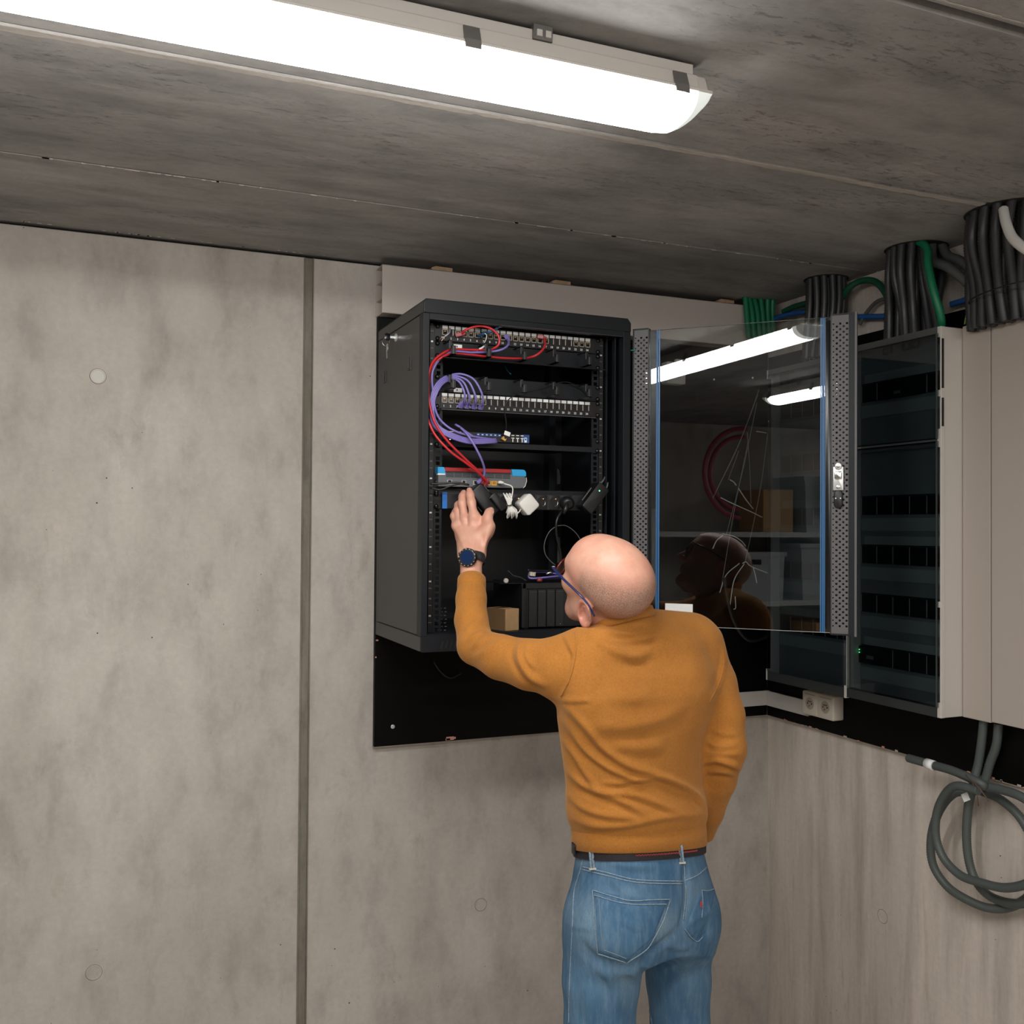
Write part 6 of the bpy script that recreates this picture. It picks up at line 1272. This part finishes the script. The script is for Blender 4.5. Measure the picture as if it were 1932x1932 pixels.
SEAM = mat('denim_seam', (.20, .265, .32), .85, noise=(300, .35)); SEAMD = mat('denim_seam_dark', (.035, .075, .13), .85); STIT = mat('pale_stitch', (.24, .27, .28), .8)
def seam(pts, r, m, parent, name='seam', tree=None, lift=.0005, flat=.5, step=2.0):
    out = []
    for p_ in spline([(*jp(*p), 0) for p in pts] if tree is None else [(*p, 0) for p in pts], step):
        h_ = onto(tree or jt_, p_[0], p_[1], lift)
        if h_ is not None and (not out or np.linalg.norm(h_ - out[-1]) < .03): out.append(h_)
    if len(out) > 2:
        A_ = np.array(out)
        for _ in range(2): A_[1:-1] = .25 * A_[:-2] + .5 * A_[1:-1] + .25 * A_[2:]
        mb = MB(); mb.tube(list(A_), r, m, 6); return mb.build(name, parent)
def patch(poly, m, parent, name, lift=.0028, res=26):
    poly = [jp(*p) for p in poly]; A, B, C_, D_ = poly[:4] if len(poly) == 4 else (poly[0], poly[1], poly[2], poly[-1])
    # fan grid from a bilinear quad with a pointed bottom
    vs = []; tl, tr, br, bm_, bl = [np.array(p) for p in poly]; n = res
    for i in range(n + 1):
        v_ = i / n
        for j in range(n + 1):
            u_ = j / n; top = tl + (tr - tl) * u_ + np.array([0, 4 * u_ * (1 - u_) * 4.5]); bot = bl + (bm_ - bl) * (u_ * 2) if u_ < .5 else bm_ + (br - bm_) * (u_ * 2 - 1); p_ = top + (bot - top) * v_
            edge = min(u_, 1 - u_, v_, 1 - v_) * n; h_ = onto(jt_, p_[0], p_[1], lift if edge > .5 else -.001); vs.append(h_ if h_ is not None and (not vs or np.linalg.norm(h_ - vs[-1]) < .5) else (vs[-1] if j else vs[-1 - n] if i else P(p_[0], p_[1], 2.15)))
    fs = [(i * (n + 1) + j, i * (n + 1) + j + 1, (i + 1) * (n + 1) + j + 1, (i + 1) * (n + 1) + j) for i in range(n) for j in range(n)]
    fs = [f_ for f_ in fs if max(np.linalg.norm(vs[f_[0]] - vs[f_[k]]) for k in (1, 2, 3)) < .03]
    mb = MB(); mb.add(vs, fs, m, True); return mb.build(name, parent), poly
pk, pl = patch([(390, 680), (1100, 762), (960, 1110), (700, 1355), (435, 1270)], JN.m, jeans, 'back_pocket')
for seg in ([(395, 690), (700, 775), (1095, 770)], [(405, 735), (700, 815), (1060, 815)]): seam(seg, .0011, SEAM, pk, lift=.0036)
for seg in ([(393, 690), (412, 1000), (437, 1265)], [(437, 1268), (570, 1310), (700, 1352)], [(700, 1352), (880, 1230), (960, 1110)], [(960, 1110), (1040, 950), (1098, 770)]): seam(seg, .0010, SEAM, pk, lift=.0034)
seam([(450, 770), (462, 1000), (482, 1225)], .0006, STIT, pk, 'stitching', lift=.0036); seam([(490, 1235), (600, 1275), (695, 1312)], .0006, STIT, pk, 'stitching', lift=.0036)
pk2, _ = patch([(1388, 680), (1530, 655), (1440, 1080), (1340, 1165), (1240, 1050)], JN.m, jeans, 'back_pocket', .0022, 16)
for seg in ([(1390, 685), (1460, 690), (1525, 665)], [(1392, 690), (1400, 820), (1392, 935)], [(1235, 1045), (1290, 1120), (1350, 1165), (1400, 1120)]): seam(seg, .0010, SEAM, pk2, lift=.0030)
m_ = MB(); p = onto(jt_, *jp(1380, 815), .004); m_.frame(p, RM @ V(1, 0, 0), RM @ V(0, 1, 0), RM @ V(0, 0, 1), .0022, .0065, .0008, mat('red_tab', (.28, .035, .045), .7)); m_.build('pocket_tab', pk2)['label'] = 'small red tab'
for seg in ([(290, 470), (500, 520), (800, 590), (1230, 605)], [(290, 495), (500, 548), (800, 615), (1225, 628)], [(1240, 600), (1370, 540), (1495, 425)]): seam(seg, .0012, SEAM, jeans, 'yoke_seam')
seam([(1225, 400), (1240, 560), (1250, 760), (1225, 960)], .0014, SEAM, jeans, 'centre_seam', lift=.001); seam([(1245, 610), (1265, 760), (1245, 960)], .0007, STIT, jeans, 'centre_seam', lift=.001)
seam([(300, 395), (255, 560), (215, 700), (200, 1000), (185, 1300), (170, 1600), (165, 1920)], .0013, SEAM, jeans, 'side_seam', lift=.0008)
seam([(850, 1540), (890, 1700), (940, 1930)], .0012, SEAM, jeans, 'inner_seam', lift=.0004)
seam([(245, 380), (350, 395), (500, 400), (800, 405), (1000, 385), (1190, 345), (1440, 290)], .0011, SEAM, jeans, 'waistband_seam', lift=.0008)
# belt and loops
BELT = mat('woven_belt', (.018, .013, .018), .6, noise=(500, .5))
bc = ZS_(1208, 1.0085)
belt = ring_band('belt', bc, HAX, BR, .1612, .1095, .030, BELT, person, 160, .0008, round_=.001, e=2.3)
m_ = MB(); bn = 150; 
for k in range(bn):
    a = math.pi + math.pi * k / bn * 1.0; r_ = 1 / ((abs(math.cos(a)) ** 2.3 + abs(math.sin(a)) ** 2.3) ** (1 / 2.3)); 
    if 46 < k < 98: bz = HAX / np.linalg.norm(HAX); bx = BR - bz * (BR @ bz); bx /= np.linalg.norm(bx); by = np.cross(bz, bx); p = bc + bx * math.cos(a) * (.1612 * r_ + .0010) + by * math.sin(a) * (.1095 * r_ + .0010) + bz * (-.0040 + .001 * (k % 2)); m_.frame(p, BR, BF, V(0, 0, 1), .0011, .0008, .0012, mat('red_thread', (.42, .06, .05), .7))
m_.build('red_weave', belt)
def loop_(x0_, y0_, x1_, y1_):
    a = onto(jt_, *jp(x0_, y0_), .004); b = onto(jt_, *jp(x1_, y1_), .0022)
    if a is None: a = P(*jp(x0_, y0_), 2.075)
    if b is None: return
    out = b - CAM; out /= np.linalg.norm(out); ax_ = (a - b); a2 = a - out * .006 + V(0, 0, .004); b2 = b - out * .001
    ax_ = a2 - b2; L = np.linalg.norm(ax_); ax_ /= L; sd = np.cross(ax_, out); sd /= np.linalg.norm(sd); nn_ = np.cross(sd, ax_)
    mb = MB(); mb.rbox((a2 + b2) / 2, sd, ax_, nn_, .0052, L / 2, .0014, .001, SEAM); mb.frame(b2 - out * .001, sd, ax_, nn_, .0075, .0018, .0016, mat('bartack', (.48, .45, .38), .8)); mb.frame((a2 + b2) / 2 - out * .0016, sd, ax_, nn_, .0007, L / 2, .0004, SEAMD); mb.build('belt_loop', jeans)
loop_(382, 345, 392, 488); loop_(1188, 290, 1210, 432)
m_ = MB(); p = P(*jp(208, 305), 2.135); m_.rbox(p, V(0, 0, 1), RM @ V(.2, 0, .98), RM @ V(.98, 0, -.2), .012, .012, .0018, .003, BLKP); m_.build('belt_buckle', belt)

# shoes under the trousers
for an, s_ in ((LAn, -1), (RAn, 1)):
    toe = an + BF * .18 + BR * .03 * s_; hl_ = an - BF * .045
    def shoe_fn(X, Y, Z): 
        d = smin(cone(X, Y, Z, V(hl_[0], hl_[1], .045), V(toe[0], toe[1], .040), .044, .040), cone(X, Y, Z, V(an[0], an[1], .05), V(an[0], an[1], .10), .045, .045), .03); return smax(d, .003 - Z, .004)
    lo_ = np.minimum(hl_, toe)[:2] - .06; hi_ = np.maximum(hl_, toe)[:2] + .06; sv, sq = nets(shoe_fn, (*lo_, -.01), (*hi_, .17), .007); to_obj('shoe', sv, sq, mat('shoe_leather', (.03, .022, .018), .5), person)

# watch
wt = thing('wristwatch', 'black sports watch with a dark blue display on the man\'s raised wrist', 'watch', P(890, 1056, 2.44))
wc = P(881.5, 1051.5, 2.405); wax = P(890, 1040, 2.455) - P(889, 1070, 2.435); wax /= np.linalg.norm(wax)
nrm = -ray(881, 1051) / np.linalg.norm(ray(881, 1051)) + RM @ V(-.38, .05, 0); nrm /= np.linalg.norm(nrm)
m_ = MB(); m_.tube([wc - nrm * .016, wc - nrm * .010, wc - nrm * .001, wc + nrm * .0015, wc + nrm * .002], [.0185, .0225, .0230, .0215, .019], BLKP, 32); cs = m_.build('watch_case', wt)
m_ = MB(); m_.tube([wc + nrm * .0018, wc + nrm * .0024], [.0165, .0165], mat('watch_display', (.006, .022, .075), .12), 32); m_.build('display', cs)
m_ = MB(); r1 = np.cross(nrm, wax); r1 /= np.linalg.norm(r1); r2 = np.cross(r1, nrm)
for k in range(14): a = 2 * math.pi * k / 14 + .2; m_.frame(wc + nrm * .0012 + (r1 * math.cos(a) + r2 * math.sin(a)) * .0205, r1, r2, nrm, .0012 if k % 3 else .002, .0009, .0006, STEEL)
m_.build('bezel_mark', cs)
for k in (-1, 0, 1): m_ = MB(); d_ = r1 * math.cos(math.pi + k * .55) * (-1 if (r1 @ (RM @ V(1, 0, 0))) < 0 else 1) + r2 * math.sin(k * .55); m_.cyl(wc - nrm * .006 + d_ * .021, wc - nrm * .006 + d_ * .0262, .0026, BLKP, 10); m_.build('push_button', cs)
wcen = P(892, 1055, 2.444); m_ = MB(); u1 = RM @ V(1, 0, 0); u1 -= wax * (u1 @ wax); u1 /= np.linalg.norm(u1); u2 = np.cross(wax, u1); n = 60; vs = []
for t_, dr in ((-.0115, -.001), (-.0105, .001), (0, .0016), (.0105, .001), (.0115, -.001)):
    for k in range(n):
        a = 2 * math.pi * k / n; rr = dr - (.0009 if (k % 5 == 0) else 0); vs.append(wcen + wax * t_ + u1 * math.cos(a) * (.0298 + rr) + u2 * math.sin(a) * (.0285 + rr))
m_.add(vs, [(i * n + k, i * n + (k + 1) % n, (i + 1) * n + (k + 1) % n, (i + 1) * n + k) for i in range(4) for k in range(n)], mat('watch_band', (.022, .023, .025), .45), True); m_.build('strap', wt)

# spectacles
gt = thing('eyeglasses', 'blue-armed glasses worn by the bald man', 'glasses', HW(.09, 0, .012))
BA = mat('spectacle_blue', (.008, .018, .085), .22); BD = mat('spectacle_tortoise', (.10, .012, .008), .15)
for sg in (1, -1):
    pts = [HW(.098, sg * .070, .018), HW(.06, sg * .078, .017), HW(.02, sg * .0815, .014), HW(-.012, sg * .083, .010), HW(-.034, sg * .0815, -.002), HW(-.048, sg * .078, -.018)]
    m_ = MB(); pp = spline(pts, .004); m_.tube(pp, [.0040 - .0018 * i / len(pp) for i in range(len(pp))], BA, 8, flat=.7); m_.build('temple_arm', gt)
    m_ = MB(); rp = [HW(.104 - .010 * abs(math.cos(a) * .027 + .034) / .06, sg * (.034 + .027 * math.cos(a)), .008 + .019 * math.sin(a)) for a in np.linspace(0, 2 * math.pi, 33)]; m_.tube(rp, .0021, BD, 8); ro = m_.build('lens_rim', gt)
    m_ = MB(); c_ = HW(.0965, sg * .034, .008); m_.add([c_] + rp[:-1], [(0, 1 + i, 1 + (i + 1) % 32) for i in range(32)], LENS, True); m_.build('lens', ro)
    m_ = MB(); m_.cyl(HW(.097, sg * .064, .018), HW(.100, sg * .0705, .018), .0026, CHROME, 8); m_.build('hinge', gt)
m_ = MB(); m_.tube(spline([HW(.100, -.008, .012), HW(.106, 0, .015), HW(.100, .008, .012)], .003), .002, BD, 8); m_.build('bridge', gt)
